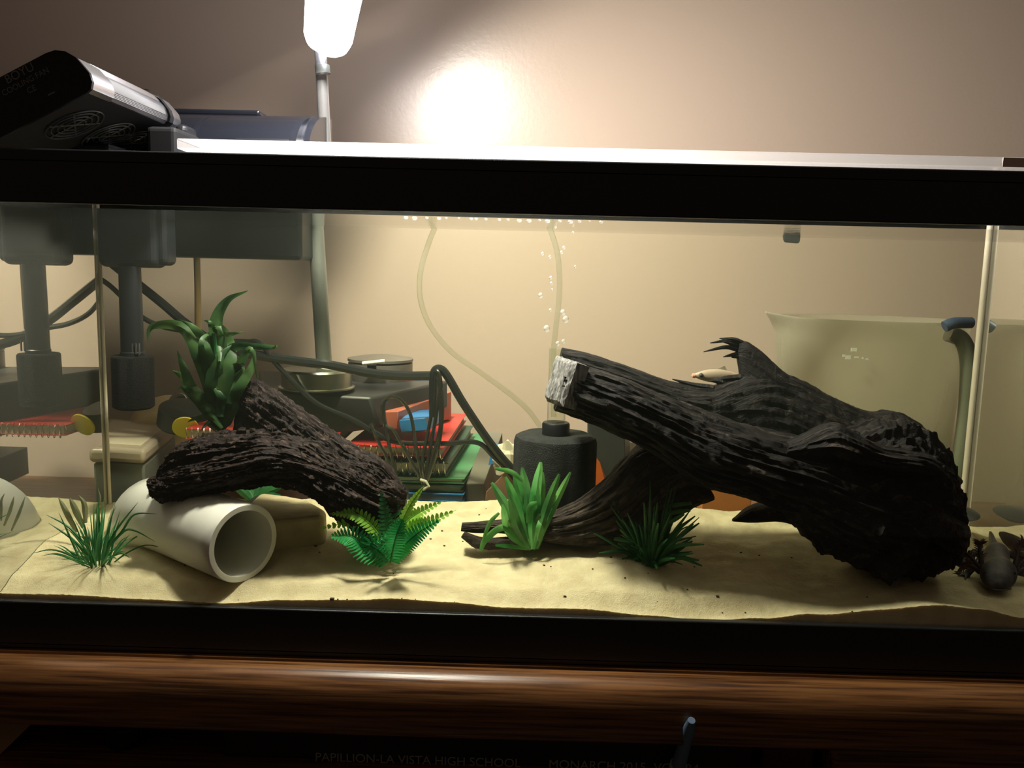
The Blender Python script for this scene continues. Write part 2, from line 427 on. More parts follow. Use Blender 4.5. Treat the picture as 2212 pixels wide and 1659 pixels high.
# ------------------------------------------------------------ water
def vol():
    m = bpy.data.materials.new('cloudy_water'); m.use_nodes = True; nt = m.node_tree; nt.nodes.clear()
    out = nt.nodes.new('ShaderNodeOutputMaterial')
    s = nt.nodes.new('ShaderNodeVolumeScatter'); s.inputs['Color'].default_value = (0.80, 0.92, 0.74, 1); s.inputs['Density'].default_value = 0.15; s.inputs['Anisotropy'].default_value = 0.25
    a = nt.nodes.new('ShaderNodeVolumeAbsorption'); a.inputs['Color'].default_value = (0.80, 0.86, 0.48, 1); a.inputs['Density'].default_value = 1.15
    ad = nt.nodes.new('ShaderNodeAddShader'); nt.links.new(s.outputs[0], ad.inputs[0]); nt.links.new(a.outputs[0], ad.inputs[1])
    nt.links.new(ad.outputs[0], out.inputs['Volume'])
    return m
WZ = 0.4872
wat = thing('water', (0.02, 1.0, 0.02), 'slightly cloudy yellowish water filling the aquarium', 'water'); wat['kind'] = 'stuff'
MB().box((XL+0.0003, 0.8790, 0.0128), (XR-0.0003, YB-0.0002, WZ)).out('water_body', vol(), wat, smooth=False)
v = [(XL+.0003, .879, WZ+.0002), (XR-.0003, .879, WZ+.0002), (XR-.0003, YB-.0002, WZ+.0002), (XL+.0003, YB-.0002, WZ+.0002)]
mesh('water_surface', v, [(0, 1, 2, 3)], surfg, wat, smooth=False)

# ------------------------------------------------------------ driftwood
def loft(b, grains, st, nth=110, per=22, ridge=0.12, rk=5.0, rough=0.06, rs=60, sharp=2.2, seed=0.0, out_amp=0.35):
    """st: (xt,yt, xb,yb, Y, half-depth). ridge: grooves running along the grain; rough: lumps."""
    keys = []
    for (xt, yt, xb, yb, Y, hd) in st:
        A, B = P(xt, yt, Y), P(xb, yb, Y)
        keys.append(((A+B)/2, (A-B)/2, hd))
    cs = catmull([k[0] for k in keys], per); us = catmull([k[1] for k in keys], per)
    hs = catmull([Vector((k[2], 0, 0)) for k in keys], per)
    n = len(cs); vs_ = []; fs = []; L = 0.0
    for i in range(n):
        if i: L += (cs[i] - cs[i-1]).length
        c, u, hd = cs[i], us[i], hs[i].x
        for k in range(nth):
            th = 2*math.pi*k/nth
            ct, s_ = math.cos(th), math.sin(th)
            ex = abs(ct)**(2/sharp)*(1 if ct > 0 else -1); ey = abs(s_)**(2/sharp)*(1 if s_ > 0 else -1)
            g = noise.noise(Vector((ct*rk, s_*rk, L*7 + seed)))
            g2 = noise.noise(Vector((ct*rk*2.9, s_*rk*2.9, L*16 + seed*2)))
            g3 = noise.noise(Vector((ct*rk*8, s_*rk*8, L*30 + seed*3)))
            rg = (1 - abs(g)*2.2)*0.5 + (1 - abs(g2)*2.2)*0.32 + (1 - abs(g3)*2.2)*0.18
            p0 = c + u*ex + Vector((0, -hd*ey, 0))
            q = p0*rs
            ro = noise.noise(q) + 0.5*noise.noise(q*2.3) + 0.45*noise.noise(q*6.1)
            front = abs(s_)                      # keep the outline, carve the faces
            amp = out_amp + (1-out_amp)*front
            k_ = 1 + amp*(ridge*(rg - 0.6) + rough*ro)
            vs_.append(c + (p0 - c)*k_)
            grains.append((L*10, th*(u.length+hd)*9 + seed, ro*0.25))
    for i in range(n-1):
        for k in range(nth):
            k2 = (k+1) % nth
            fs.append((i*nth+k, i*nth+k2, (i+1)*nth+k2, (i+1)*nth+k))
    k = len(vs_)
    vs_.append(cs[0]); vs_.append(cs[-1]); grains.append((0, 0, 0)); grains.append((L*12, 0, 0))
    for a in range(nth):
        a2 = (a+1) % nth
        fs.append((k, a2, a)); fs.append((k+1, (n-1)*nth+a, (n-1)*nth+a2))
    b.add(vs_, fs)

def wood_out(b, grains, name, m_, parent):
    o = b.out(name, m_, parent)
    at = o.data.attributes.new('grain', 'FLOAT_VECTOR', 'POINT')
    flat = [c for g in grains for c in g]
    flat += [0.0]*(3*len(o.data.vertices) - len(flat))
    at.data.foreach_set('vector', flat)
    return o

def spikes(b, grains, pts, r0):
    """splinters: list of pixel polylines (px,py,Y)"""
    for pl in pts:
        q = catmull([P(*p) for p in pl], 5); n = len(q)
        b.tube(q, [r0*(1 - 0.85*(i/(n-1))**2) for i in range(n)], 7)
        grains += [(i*.3, 1.0, 0) for i in range(n) for _ in range(7)]

rnd0 = random.Random(5)
log = thing('driftwood_log', G(1900, 1235), 'large black driftwood log sloping down to the right with a pale sawn end', 'driftwood')
b = MB(); g = []
# front beam
loft(b, g, [(1224, 782, 1196, 886, .965, .032), (1262, 790, 1245, 902, .965, .038), (1340, 815, 1318, 932, .962, .042), (1430, 852, 1400, 972, .960, .046),
            (1530, 890, 1500, 1040, .960, .050), (1640, 925, 1600, 1068, .958, .054), (1760, 950, 1700, 1110, .955, .056), (1880, 985, 1820, 1180, .950, .055),
            (1975, 1000, 1930, 1215, .948, .05), (2040, 1050, 2020, 1180, .95, .035)], ridge=0.26, rk=4.5, rough=0.05, seed=2.0)
# rear wall of the split log
loft(b, g, [(1214, 752, 1200, 830, 1.015, .020), (1270, 763, 1255, 850, 1.018, .022), (1360, 792, 1345, 880, 1.02, .024), (1450, 824, 1430, 920, 1.022, .024),
            (1530, 834, 1500, 960, 1.025, .026), (1580, 818, 1550, 980, 1.028, .026), (1640, 800, 1600, 1000, 1.03, .028), (1700, 808, 1660, 1010, 1.03, .030),
            (1790, 852, 1750, 1050, 1.028, .036), (1875, 888, 1850, 1090, 1.025, .045), (1945, 892, 1925, 1130, 1.02, .05), (2000, 930, 1985, 1150, 1.015, .05),
            (2030, 960, 2020, 1130, 1.01, .04), (2048, 1010, 2040, 1090, 1.01, .02)], ridge=0.16, rk=4, rough=0.05, seed=5.0)
# root sticking up
loft(b, g, [(1596, 736, 1590, 764, 1.035, .008), (1618, 740, 1594, 790, 1.034, .012), (1650, 764, 1604, 830, 1.033, .016), (1690, 800, 1640, 880, 1.03, .02), (1740, 830, 1700, 930, 1.03, .02)],
     nth=40, ridge=0.15, rough=0.05, seed=7)
# massive right foot
loft(b, g, [(1770, 930, 1690, 1110, .965, .045), (1850, 925, 1770, 1178, .962, .055), (1930, 905, 1850, 1225, .96, .062), (1990, 925, 1915, 1240, .957, .062),
            (2030, 960, 1985, 1235, .955, .055), (2046, 1020, 2036, 1222, .953, .045), (2062, 1090, 2058, 1190, .952, .026)], ridge=0.24, rk=3.2, rough=0.17, rs=38, seed=11, sharp=2.6, out_amp=.5)
# lumps and ridge on the foot
loft(b, g, [(1700, 955, 1690, 985, .925, .012), (1790, 915, 1780, 985, .918, .020), (1830, 925, 1825, 995, .912, .022), (1900, 960, 1895, 1010, .908, .020), (1990, 975, 1990, 1025, .91, .022), (2045, 1000, 2040, 1070, .925, .02)],
     nth=44, ridge=0.25, rough=0.14, rs=50, seed=13)
loft(b, g, [(1965, 1085, 1960, 1140, .92, .018), (2010, 1078, 2000, 1170, .912, .026), (2055, 1105, 2045, 1195, .915, .026), (2086, 1128, 2080, 1186, .925, .014)],
     nth=40, ridge=0.3, rough=0.16, rs=60, seed=15)
loft(b, g, [(2020, 985, 2015, 1050, .985, .02), (2050, 1008, 2042, 1066, .985, .016), (2078, 1036, 2074, 1046, .985, .004)], nth=32, ridge=0.1, rough=0.08, seed=17)
# wedge under the belly
loft(b, g, [(1585, 1120, 1582, 1126, 1.0, .004), (1625, 1092, 1625, 1128, .998, .014), (1690, 1082, 1690, 1125, .99, .026), (1780, 1090, 1760, 1160, .98, .03), (1850, 1100, 1820, 1200, .97, .04)],
     nth=36, ridge=0.12, rough=0.05, seed=19)
for pl in [[(1600,745,1.034),(1575,736,1.03),(1534,741,1.022)], [(1600,757,1.034),(1568,750,1.028),(1520,760,1.018)], [(1606,742,1.034),(1585,733,1.03),(1554,731,1.03)],
           [(1600,764,1.034),(1585,766,1.03),(1562,771,1.03)], [(1602,750,1.034),(1580,742,1.03),(1560,738,1.024)], [(1600,766,1.034),(1592,770,1.03),(1580,772,1.03)]]:
    spikes(b, g, [pl], 0.0034)
spikes(b, g, [[(1540,838,1.02),(1500,832,1.02),(1452,819,1.02)], [(1560,826,1.025),(1545,822,1.025),(1534,824,1.025)], [(1600,815,1.025),(1565,818,1.025),(1540,824,1.025)]], 0.0042)
wood_out(b, g, 'log_body', logm, log)
# leg reaching down and left
b = MB(); g = []
loft(b, g, [(1470, 945, 1540, 1075, 1.007, .040), (1400, 952, 1500, 1090, 1.007, .040), (1355, 985, 1440, 1125, 1.004, .038), (1318, 1025, 1385, 1155, 1.000, .036), (1272, 1066, 1310, 1172, 0.997, .032),
            (1215, 1098, 1230, 1176, 0.994, .026), (1150, 1118, 1155, 1165, 0.992, .018), (1080, 1124, 1082, 1150, 0.990, .012), (1030, 1128, 1030, 1150, 0.988, .010), (998, 1130, 996, 1146, 0.987, .007)],
     ridge=0.30, rk=3.5, rough=0.05, seed=23)
loft(b, g, [(1150, 1150, 1150, 1180, 0.987, .012), (1090, 1160, 1085, 1186, 0.982, .009), (1040, 1160, 1032, 1184, 0.979, .007), (1005, 1148, 996, 1160, 0.977, .004)], nth=28, ridge=0.3, rough=0.2, rs=90, seed=27)
wood_out(b, g, 'log_leg', legm, log)['label'] = 'brown grained root leg resting on the sand'
# sawn end
TL, TR, BR, BL = P(1197, 766, .985), P(1241, 782, .928), P(1210, 877, .924), P(1173, 864, .972)
nn = (TR - TL).cross(BL - TL).normalized()
if nn.dot(CAM - TL) < 0: nn = -nn
v = []; f = []; N_ = 36
for j in range(N_+1):
    for i in range(N_+1):
        u_, w_ = i/N_, j/N_
        p = TL.lerp(TR, u_).lerp(BL.lerp(BR, u_), w_)
        ed = min(u_, 1-u_, w_, 1-w_)
        d = .0022*noise.noise(Vector((u_*16, w_*3.5, 3))) + .0012*noise.noise(Vector((u_*40, w_*9, 5)))
        p = p + nn*(d - max(0, .08 - ed)*.05) + (TL-BL).normalized()*(.0025*noise.noise(Vector((u_*14, 1, 1))) if w_ < .1 or w_ > .9 else 0)
        v.append(p)
for j in range(N_):
    for i in range(N_):
        a = j*(N_+1)+i; f.append((a, a+1, a+N_+2, a+N_+1))
k = len(v); bk_ = [p - nn*.016 for p in (v[0], v[N_], v[-1], v[-1-N_])]; v += bk_
ring = [i for i in range(N_+1)]
f.append(tuple([k+1, k] + list(range(0, N_+1)))); f.append(tuple([k+2, k+1] + [N_ + j*(N_+1) for j in range(N_+1)]))
f.append(tuple([k+3, k+2] + [N_*(N_+1)+N_-i for i in range(N_+1)])); f.append(tuple([k, k+3] + [(N_-j)*(N_+1) for j in range(N_+1)]))
f.append((k, k+1, k+2, k+3))
o = mesh('sawn_end', v, f, endm, log, smooth=False)
o['label'] = 'pale grey sawn end'

bark = thing('bark_driftwood', P(600, 1100, .95), 'dark reddish driftwood piece with rough bark leaning on the white pipe', 'driftwood')
b = MB(); g = []
loft(b, g, [(340, 1030, 338, 1064, .955, .012), (356, 1000, 358, 1068, .96, .024), (388, 962, 395, 1072, .965, .034), (440, 942, 448, 1066, .968, .042), (520, 932, 525, 1050, .972, .046), (600, 925, 600, 1046, .975, .046),
            (680, 945, 672, 1060, .975, .046), (750, 985, 724, 1108, .972, .044), (815, 1020, 778, 1146, .97, .040), (860, 1044, 830, 1160, .968, .032), (882, 1062, 868, 1136, .968, .014)],
     ridge=0.30, rk=3.4, rough=0.13, rs=70, seed=31, nth=150, per=26, out_amp=.6)
loft(b, g, [(318, 1036, 322, 1046, .935, .004), (332, 1030, 330, 1066, .94, .012), (360, 1026, 350, 1080, .945, .018), (400, 1020, 392, 1080, .95, .022), (450, 1010, 445, 1072, .952, .02)],
     ridge=0.30, rk=3, rough=0.30, rs=120, seed=33, nth=90, per=22, out_amp=.8)
loft(b, g, [(528, 822, 506, 935, 1.015, .012), (560, 826, 530, 960, 1.01, .022), (600, 850, 570, 985, 1.005, .026), (650, 886, 620, 1000, 1.0, .028), (715, 932, 690, 1040, .995, .030), (780, 973, 755, 1070, .985, .03), (830, 1001, 810, 1090, .98, .028), (872, 1048, 862, 1086, .975, .012)],
     ridge=0.30, rk=3.4, rough=0.14, rs=80, seed=37, nth=120, per=26, out_amp=.6)
loft(b, g, [(345, 1020, 340, 1060, .945, .010), (420, 998, 420, 1062, .936, .018), (520, 975, 520, 1040, .934, .020), (600, 965, 600, 1022, .938, .020), (680, 985, 680, 1036, .944, .02), (760, 1020, 755, 1075, .95, .016)],
     ridge=0.35, rk=3, rough=0.2, rs=80, seed=41, nth=110, per=26, out_amp=.6)
for k in range(46):
    t = rnd0.random(); x = 330 + 540*t
    y = interp([(330, 1040), (360, 985), (440, 944), (520, 930), (600, 926), (700, 960), (800, 1015), (880, 1060)], x) + 4
    q0 = (x, y, .972); q1 = (x + rnd0.uniform(-9, 9), y - rnd0.uniform(4, 13), .97)
    spikes(b, g, [[q0, ((q0[0]+q1[0])/2, (q0[1]+q1[1])/2, .968), q1]], rnd0.uniform(.0018, .0045))
for k in range(30):
    t = rnd0.random(); x = 322 + 120*t
    y = interp([(322, 1046), (340, 1072), (380, 1080), (442, 1072)], x) - 3
    spikes(b, g, [[(x, y, .945), (x + rnd0.uniform(-6, 2), y + 4, .943), (x + rnd0.uniform(-9, 3), y + rnd0.uniform(4, 10), .942)]], rnd0.uniform(.0012, .003))
wood_out(b, g, 'bark_body', barkm, bark)

# ------------------------------------------------------------ flat rock, pipe
slabm = mat('tan_stone', (0.52, 0.44, 0.26, 1), 0.85, bump=0.7, bscale=120, var=0.25, vscale=30)
top = [(520, 1100), (560, 1062), (620, 1066), (668, 1080), (704, 1100), (700, 1112), (650, 1118), (600, 1122), (560, 1130)]
Ys = [1.0, 1.07, 1.07, 1.06, 1.02, .985, .975, .97, .965]
tp = [P(a, c, y) for (a, c), y in zip(top, Ys)]
bt = [Vector((p.x*0.985-.005, p.y+.012, gz(p.x, min(p.y, 1.12))-.02)) for p in tp]
n_ = len(tp)
o = mesh('flat_stone', tp + bt, [tuple(range(n_-1, -1, -1)), tuple(range(n_, 2*n_))] + [(i, (i+1) % n_, n_+(i+1) % n_, n_+i) for i in range(n_)], slabm, smooth=False)
md = o.modifiers.new('bev', 'BEVEL'); md.width = 0.009; md.segments = 4
tag(o, 'flat tan stone lying behind the white pipe under the bark driftwood', 'stone')

pf, pb = P(527, 1174, .905), P(318, 1096, 1.03)
axis = (pb - pf).normalized(); rr = 0.0455
pipe = thing('pvc_pipe', Vector((pf.x, pf.y, gz(pf.x, pf.y))), 'white plastic pipe elbow hide with its open end facing front', 'pipe')
down = Vector((0, 0, -1))
path = [pf + axis*t for t in (0, 0.0015, 0.03, 0.07, 0.11)]
Ltot = (pb - pf).length
path = [pf, pf + axis*0.002] + [pf + axis*(Ltot*0.8*i/12) for i in range(1, 13)]
side = path[-1]; rb = 0.05
turn = []
for i in range(1, 13):
    a = R(90*i/12); turn.append(side + axis*(rb*math.sin(a)) + down*(rb*(1 - math.cos(a))))
outer = path + turn + [turn[-1] + down*0.05]
b = MB()
ro_ = [rr-0.001, rr] + [rr]*10 + [rr+.0005, rr+.001] + [rr+.0015]*len(turn) + [rr+.0015]
b.tube(outer, ro_, 64, cap=False)
inner = [p for p in outer]
b.tube(inner, [r-0.0062 for r in ro_], 64, cap=False)
n_ = len(outer)*64
b.f += [(k, n_+k, n_+(k+1) % 64, (k+1) % 64) for k in range(64)]
po = b.out('pipe_body', pvcm, pipe)

# ------------------------------------------------------------ plants
def leafmat(name, c1, c2, rough=0.45):
    m = bpy.data.materials.new(name); m.use_nodes = True; nt = m.node_tree; b = nt.nodes['Principled BSDF']
    tc = nt.nodes.new('ShaderNodeTexCoord'); n = nt.nodes.new('ShaderNodeTexNoise'); n.inputs['Scale'].default_value = 30
    nt.links.new(tc.outputs['Object'], n.inputs['Vector'])
    cr = nt.nodes.new('ShaderNodeValToRGB'); cr.color_ramp.elements[0].position = .35; cr.color_ramp.elements[1].position = .65
    cr.color_ramp.elements[0].color = c1; cr.color_ramp.elements[1].color = c2
    nt.links.new(n.outputs['Fac'], cr.inputs[0]); nt.links.new(cr.outputs[0], b.inputs['Base Color'])
    b.inputs['Roughness'].default_value = rough
    tl = nt.nodes.new('ShaderNodeBsdfTranslucent'); nt.links.new(cr.outputs[0], tl.inputs[0])
    mx = nt.nodes.new('ShaderNodeMixShader'); mx.inputs[0].default_value = 0.35
    nt.links.new(b.outputs[0], mx.inputs[1]); nt.links.new(tl.outputs[0], mx.inputs[2])
    nt.links.new(mx.outputs[0], nt.nodes['Material Output'].inputs['Surface'])
    return m
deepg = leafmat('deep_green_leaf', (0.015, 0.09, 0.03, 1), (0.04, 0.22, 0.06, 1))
midg = leafmat('mid_green_leaf', (0.05, 0.20, 0.05, 1), (0.13, 0.36, 0.09, 1))
fernm = leafmat('fern_green', (0.01, 0.22, 0.06, 1), (0.05, 0.50, 0.13, 1))
limem = leafmat('lime_green', (0.22, 0.55, 0.05, 1), (0.45, 0.75, 0.12, 1))
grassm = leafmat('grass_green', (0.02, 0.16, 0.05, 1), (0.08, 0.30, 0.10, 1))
bright = leafmat('bright_blade_green', (0.06, 0.34, 0.07, 1), (0.24, 0.60, 0.16, 1))
broadm = leafmat('broad_leaf_green', (0.018, 0.075, 0.025, 1), (0.07, 0.17, 0.045, 1))
broad2 = leafmat('broad_leaf_dull', (0.03, 0.10, 0.03, 1), (0.10, 0.20, 0.05, 1))

def blade(b, pts, wid, fold=0.25, wdir=None, nsub=7, wave=0.0, ph=0.0):
    """leaf strip with a folded midrib, three verts across"""
    q = catmull(pts, nsub); n = len(q); k0 = len(b.v); vs_ = []; fs = []
    for i, p in enumerate(q):
        t = i/(n-1)
        tan = (q[min(i+1, n-1)] - q[max(i-1, 0)]).normalized()
        view = (p - CAM).normalized() if wdir is None else wdir
        s_ = tan.cross(view)
        s_ = s_.normalized() if s_.length > 1e-4 else Vector((1, 0, 0))
        nrm = s_.cross(tan).normalized()
        if hasattr(wid, '__len__'):
            u = t*(len(wid)-1); a = int(min(u, len(wid)-2)); ww = lerp(wid[a], wid[a+1], u-a)
        else: ww = wid*math.sin(math.pi*min(1, 0.12 + t*0.88))**0.7
        wv = nrm*(wave*math.sin(ph + t*14)*ww)
        vs_ += [p - s_*ww/2 + nrm*fold*ww + wv, p, p + s_*ww/2 + nrm*fold*ww - wv]
        if i:
            a = (i-1)*3; c = i*3
            fs += [(a, a+1, c+1, c), (a+1, a+2, c+2, c+1)]
    b.add(vs_, fs)

def rotdir(base, yaw, tilt):
    return Vector((math.sin(tilt)*math.cos(yaw), math.sin(tilt)*math.sin(yaw), math.cos(tilt)))

# thin grass tuft, left
base = G(210, 1215)
gt = thing('grass_plant', base, 'thin-bladed dark green plastic grass tuft left of the white pipe', 'plant')
rnd = random.Random(3)
def grass_blade(parent, base, yaw, tilt, L, droop, wd, m_, spread=0.008, name='blade'):
    d = rotdir(base, yaw, tilt); o0 = base + Vector((math.cos(yaw)*spread*rnd.random(), math.sin(yaw)*spread*rnd.random(), -0.004))
    out_ = Vector((math.cos(yaw), math.sin(yaw), 0))
    pts = [o0, o0 + d*L*.4, o0 + d*L*.75 + out_*L*.10*droop - Vector((0, 0, L*.06*droop)), o0 + d*L + out_*L*.3*droop - Vector((0, 0, L*.3*droop))]
    b = MB(); blade(b, pts, [wd*.7, wd, wd*.9, wd*.6, wd*.08], fold=.2, nsub=4)
    return b.out(name, m_, parent)
for i in range(64):
    yaw = rnd.random()*2*math.pi; tl = rnd.uniform(.05, .95); L = rnd.uniform(.045, .088)*(1 - .25*tl)
    grass_blade(gt, base, yaw, tl, L, rnd.uniform(0, 1.0)*tl, rnd.uniform(.0016, .0026), grassm if rnd.random() < .8 else deepg, .016)
for (pp) in [[(225,1190,.94),(262,1150,.94),(290,1112,.94),(338,1110,.935)], [(225,1195,.94),(265,1150,.935),(290,1146,.93),(335,1170,.925)], [(195,1200,.94),(150,1160,.935),(105,1130,.93)],
             [(200,1195,.94),(150,1140,.94),(100,1112,.94)], [(190,1215,.935),(160,1195,.93),(142,1188,.93)], [(235,1205,.935),(262,1195,.93),(280,1205,.93)], [(225,1190,.94),(255,1140,.94),(298,1085,.94)]]:
    b = MB(); blade(b, [P(*p) for p in pp], [.002, .0028, .0026, .0018, .0003], nsub=5); b.out('blade', grassm, gt)
# pale leaves modelled as a plant's mirror image in the left side glass
palem = leafmat('reflected_leaf', (0.20, 0.22, 0.12, 1), (0.34, 0.36, 0.2, 1))
for pp, wd in [([(165,1150,.97),(140,1100,.97),(126,1074,.97)], .007), ([(180,1140,.97),(160,1095,.97),(150,1075,.97)], .008), ([(185,1130,.97),(182,1090,.97),(170,1070,.97)], .007), ([(205,1110,.97),(216,1080,.97),(212,1055,.97)], .003)]:
    b = MB(); blade(b, [P(*p) for p in pp], [wd*.5, wd, wd*.7, wd*.1]); b.out('reflected_leaf', palem, gt)

# fern
base = G(845, 1212)
fe = thing('fern_plant', base, 'bright green plastic fern with serrated fronds in front of the bark driftwood', 'plant')
def frond(pts, wd, m_, n=18, lean=0.35):
    q = catmull([P(*p) for p in pts], 10); b = MB()
    b.tube(q, [0.0011*(1 - .7*i/(len(q)-1)) for i in range(len(q))], 5)
    for k in range(n):
        t = (k + .5)/n; i = int(t*(len(q)-2)); p = q[i].lerp(q[i+1], t*(len(q)-2) - i)
        tan = (q[i+1] - q[i]).normalized(); view = (p - CAM).normalized(); s_ = tan.cross(view).normalized(); nrm = s_.cross(tan).normalized()
        ww = wd*(math.sin(math.pi*min(1, .15 + .85*t))**.8)*.5 + wd*.06
        for sg in (-1, 1):
            tip = p + s_*sg*ww + tan*ww*lean - nrm*ww*.3; h = (q[-1]-q[0]).length/n*.48
            mid = p.lerp(tip, .55) - nrm*ww*.05
            b.add([p - tan*h, p + tan*h, mid + tan*h*1.15, tip + tan*h*.35, tip - tan*h*.35, mid - tan*h*.9], [(0, 1, 2, 3, 4, 5)] if sg > 0 else [(5, 4, 3, 2, 1, 0)])
    return b.out('frond', m_, fe, smooth=False)
frond([(842,1214,.925),(836,1150,.93),(823,1056,.935)], .019, deepg, 20)
frond([(848,1214,.93),(858,1140,.94),(838,1080,.95),(826,1070,.95)], .018, deepg, 18)
frond([(835,1214,.92),(790,1190,.915),(760,1160,.915),(712,1158,.92)], .026, fernm, 20)
frond([(838,1214,.925),(815,1150,.93),(770,1112,.93),(712,1110,.93)], .017, limem, 20)
frond([(840,1212,.93),(800,1130,.94),(760,1128,.935),(688,1142,.93)], .014, limem, 20)
frond([(850,1214,.92),(872,1180,.915),(905,1150,.912),(952,1122,.91)], .022, fernm, 20)
frond([(846,1212,.93),(880,1150,.935),(920,1130,.94),(985,1102,.945)], .017, limem, 20)
frond([(846,1212,.935),(870,1140,.94),(900,1110,.945),(958,1082,.95)], .016, limem, 20)
frond([(848,1210,.92),(868,1130,.92),(890,1085,.92),(916,1050,.92)], .010, limem, 16)
frond([(842,1214,.915),(820,1190,.905),(800,1175,.90),(838,1150,.90)], .024, fernm, 16)
frond([(844,1214,.915),(850,1180,.905),(858,1150,.90),(870,1120,.90)], .024, fernm, 16)
frond([(838,1214,.92),(812,1200,.915),(803,1180,.91),(800,1150,.91)], .022, deepg, 14)

# blade-leaf plant in the middle
base = G(1145, 1186); base.y -= .022; base.z = gz(base.x, base.y)
bl = thing('blade_leaf_plant', base, 'light green plastic plant with upright strap leaves before the sponge filter', 'plant')
bl_l = [((1135,1184),(1108,1120),(1062,1042),.013),((1140,1186),(1118,1100),(1092,1030),.012),((1142,1186),(1130,1090),(1110,1022),.012),((1145,1186),(1140,1090),(1128,1010),.014),
        ((1150,1186),(1155,1090),(1168,998),.015),((1152,1186),(1165,1100),(1172,1020),.013),((1155,1186),(1180,1100),(1208,1024),.011),((1158,1186),(1190,1105),(1232,1020),.010),
        ((1140,1186),(1100,1150),(1085,1090),.010),((1160,1186),(1178,1130),(1200,1070),.011),((1148,1186),(1135,1120),(1122,1060),.011),((1150,1186),(1150,1130),(1155,1070),.012),
        ((1145,1186),(1120,1140),(1100,1070),.012),((1156,1186),(1168,1140),(1185,1090),.012),((1146,1188),(1128,1150),(1130,1100),.012),((1152,1188),(1160,1150),(1165,1110),.012)]
for k, (a, c, d, wd) in enumerate(bl_l):
    y0 = base.y + rnd.uniform(-.012, .012)
    b = MB(); blade(b, [P(*a, y0), P(*c, y0 + rnd.uniform(-.012, .012)), P(*d, y0 + rnd.uniform(-.02, .02))], [wd*.35, wd*.6, wd*.8, wd, wd*.9, wd*.75, wd*.25], fold=.22, wave=.12, ph=k)
    b.out('leaf', bright if k % 3 else midg, bl)
for a, wd in [([(1136,1182),(1090,1140),(1050,1165),(1038,1190)], .008), ([(1140,1186),(1100,1180),(1070,1178)], .005), ([(1078,1108),(1058,1130),(1042,1170)], .005), ([(1130,1040),(1105,1020),(1070,1012)], .006), ([(1140,1130),(1145,1095),(1160,1085)], .007)]:
    b = MB(); blade(b, [P(*p, base.y-.01) for p in a], [wd*.6, wd, wd, wd*.5], fold=.15); b.out('leaf', bright, bl)

# dark bushy plant
base = G(1405, 1216)
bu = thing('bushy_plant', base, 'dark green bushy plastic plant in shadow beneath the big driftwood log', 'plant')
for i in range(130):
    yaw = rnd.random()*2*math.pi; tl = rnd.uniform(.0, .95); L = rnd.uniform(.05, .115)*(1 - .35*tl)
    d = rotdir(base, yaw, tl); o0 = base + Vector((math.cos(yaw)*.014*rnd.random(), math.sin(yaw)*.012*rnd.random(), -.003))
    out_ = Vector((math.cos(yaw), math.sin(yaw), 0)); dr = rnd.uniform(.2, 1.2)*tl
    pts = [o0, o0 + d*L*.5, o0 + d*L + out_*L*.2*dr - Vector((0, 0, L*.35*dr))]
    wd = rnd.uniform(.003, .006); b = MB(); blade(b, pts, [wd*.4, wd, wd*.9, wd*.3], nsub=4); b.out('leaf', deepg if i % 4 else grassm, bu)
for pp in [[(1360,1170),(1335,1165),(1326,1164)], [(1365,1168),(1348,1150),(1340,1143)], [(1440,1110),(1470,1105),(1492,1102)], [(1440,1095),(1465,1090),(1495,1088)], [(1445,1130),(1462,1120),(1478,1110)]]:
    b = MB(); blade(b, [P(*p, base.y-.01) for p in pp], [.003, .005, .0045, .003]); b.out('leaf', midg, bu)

# small plant behind with a rock base
base = G(548, 1085)
sp = thing('small_plant', base, 'small dark green plant with black rock base under the bark driftwood', 'plant')
for i in range(12):
    yaw = R(-20 + i*20); tl = rnd.uniform(.6, 1.2); d = rotdir(base, yaw, tl)
    b = MB(); blade(b, [base, base + d*.025, base + d*.05 - Vector((0, 0, .006))], [.004, .012, .010, .003]); b.out('leaf', deepg, sp)
MB().lathe([(0.0, .012), (.008, .011), (.015, .006), (.018, 0), (.016, -.006), (0, -.008)], P(562, 1090, base.y-.01), 18, fr=lambda a, h: 1 + .2*math.sin(3*a+h*90)).out('rock_base', mat('black_rock', (.012, .012, .014, 1), .6, bump=1, bscale=80), sp)

# tall broad-leaf plant on the bark wood
base = P(478, 928, 1.0)
ta = thing('tall_plant', base, 'tall broad-leaved dark green plastic plant rising behind the bark driftwood', 'plant')
MB().tube([base, P(470, 820, 1.0), P(462, 720, 1.0)], .003, 8).out('stem', deepg, ta)
tl_ = [([(475,900),(478,780),(466,700),(490,650),(535,628)], .024), ([(470,920),(440,800),(400,712),(330,705),(318,740)], .022), ([(470,900),(420,850),(395,790),(383,758)], .018),
       ([(470,920),(430,860),(395,815),(372,800)], .02), ([(475,930),(440,880),(400,840),(382,842)], .016), ([(478,920),(510,850),(545,790),(550,745)], .018), ([(475,860),(480,790),(505,750),(585,750),(600,745)], .016),
       ([(478,900),(500,830),(530,765),(545,760),(556,825)], .014), ([(470,880),(455,800),(440,740),(455,715)], .026), ([(475,900),(490,800),(490,740),(470,705),(482,722)], .028), ([(470,930),(462,850),(470,780),(500,745)], .03),
       ([(470,840),(455,760),(420,710),(388,690)], .018), ([(478,870),(490,810),(520,790),(528,800)], .018), ([(478,930),(505,870),(520,800),(505,770)], .022), ([(470,800),(465,740),(455,700),(440,692)], .014),
       ([(480,925),(455,900),(420,905),(405,912)], .010), ([(480,925),(490,900),(478,860),(450,820)], .022), ([(474,780),(478,730),(500,722),(530,716)], .010), ([(468,930),(450,915),(432,932)], .010)]
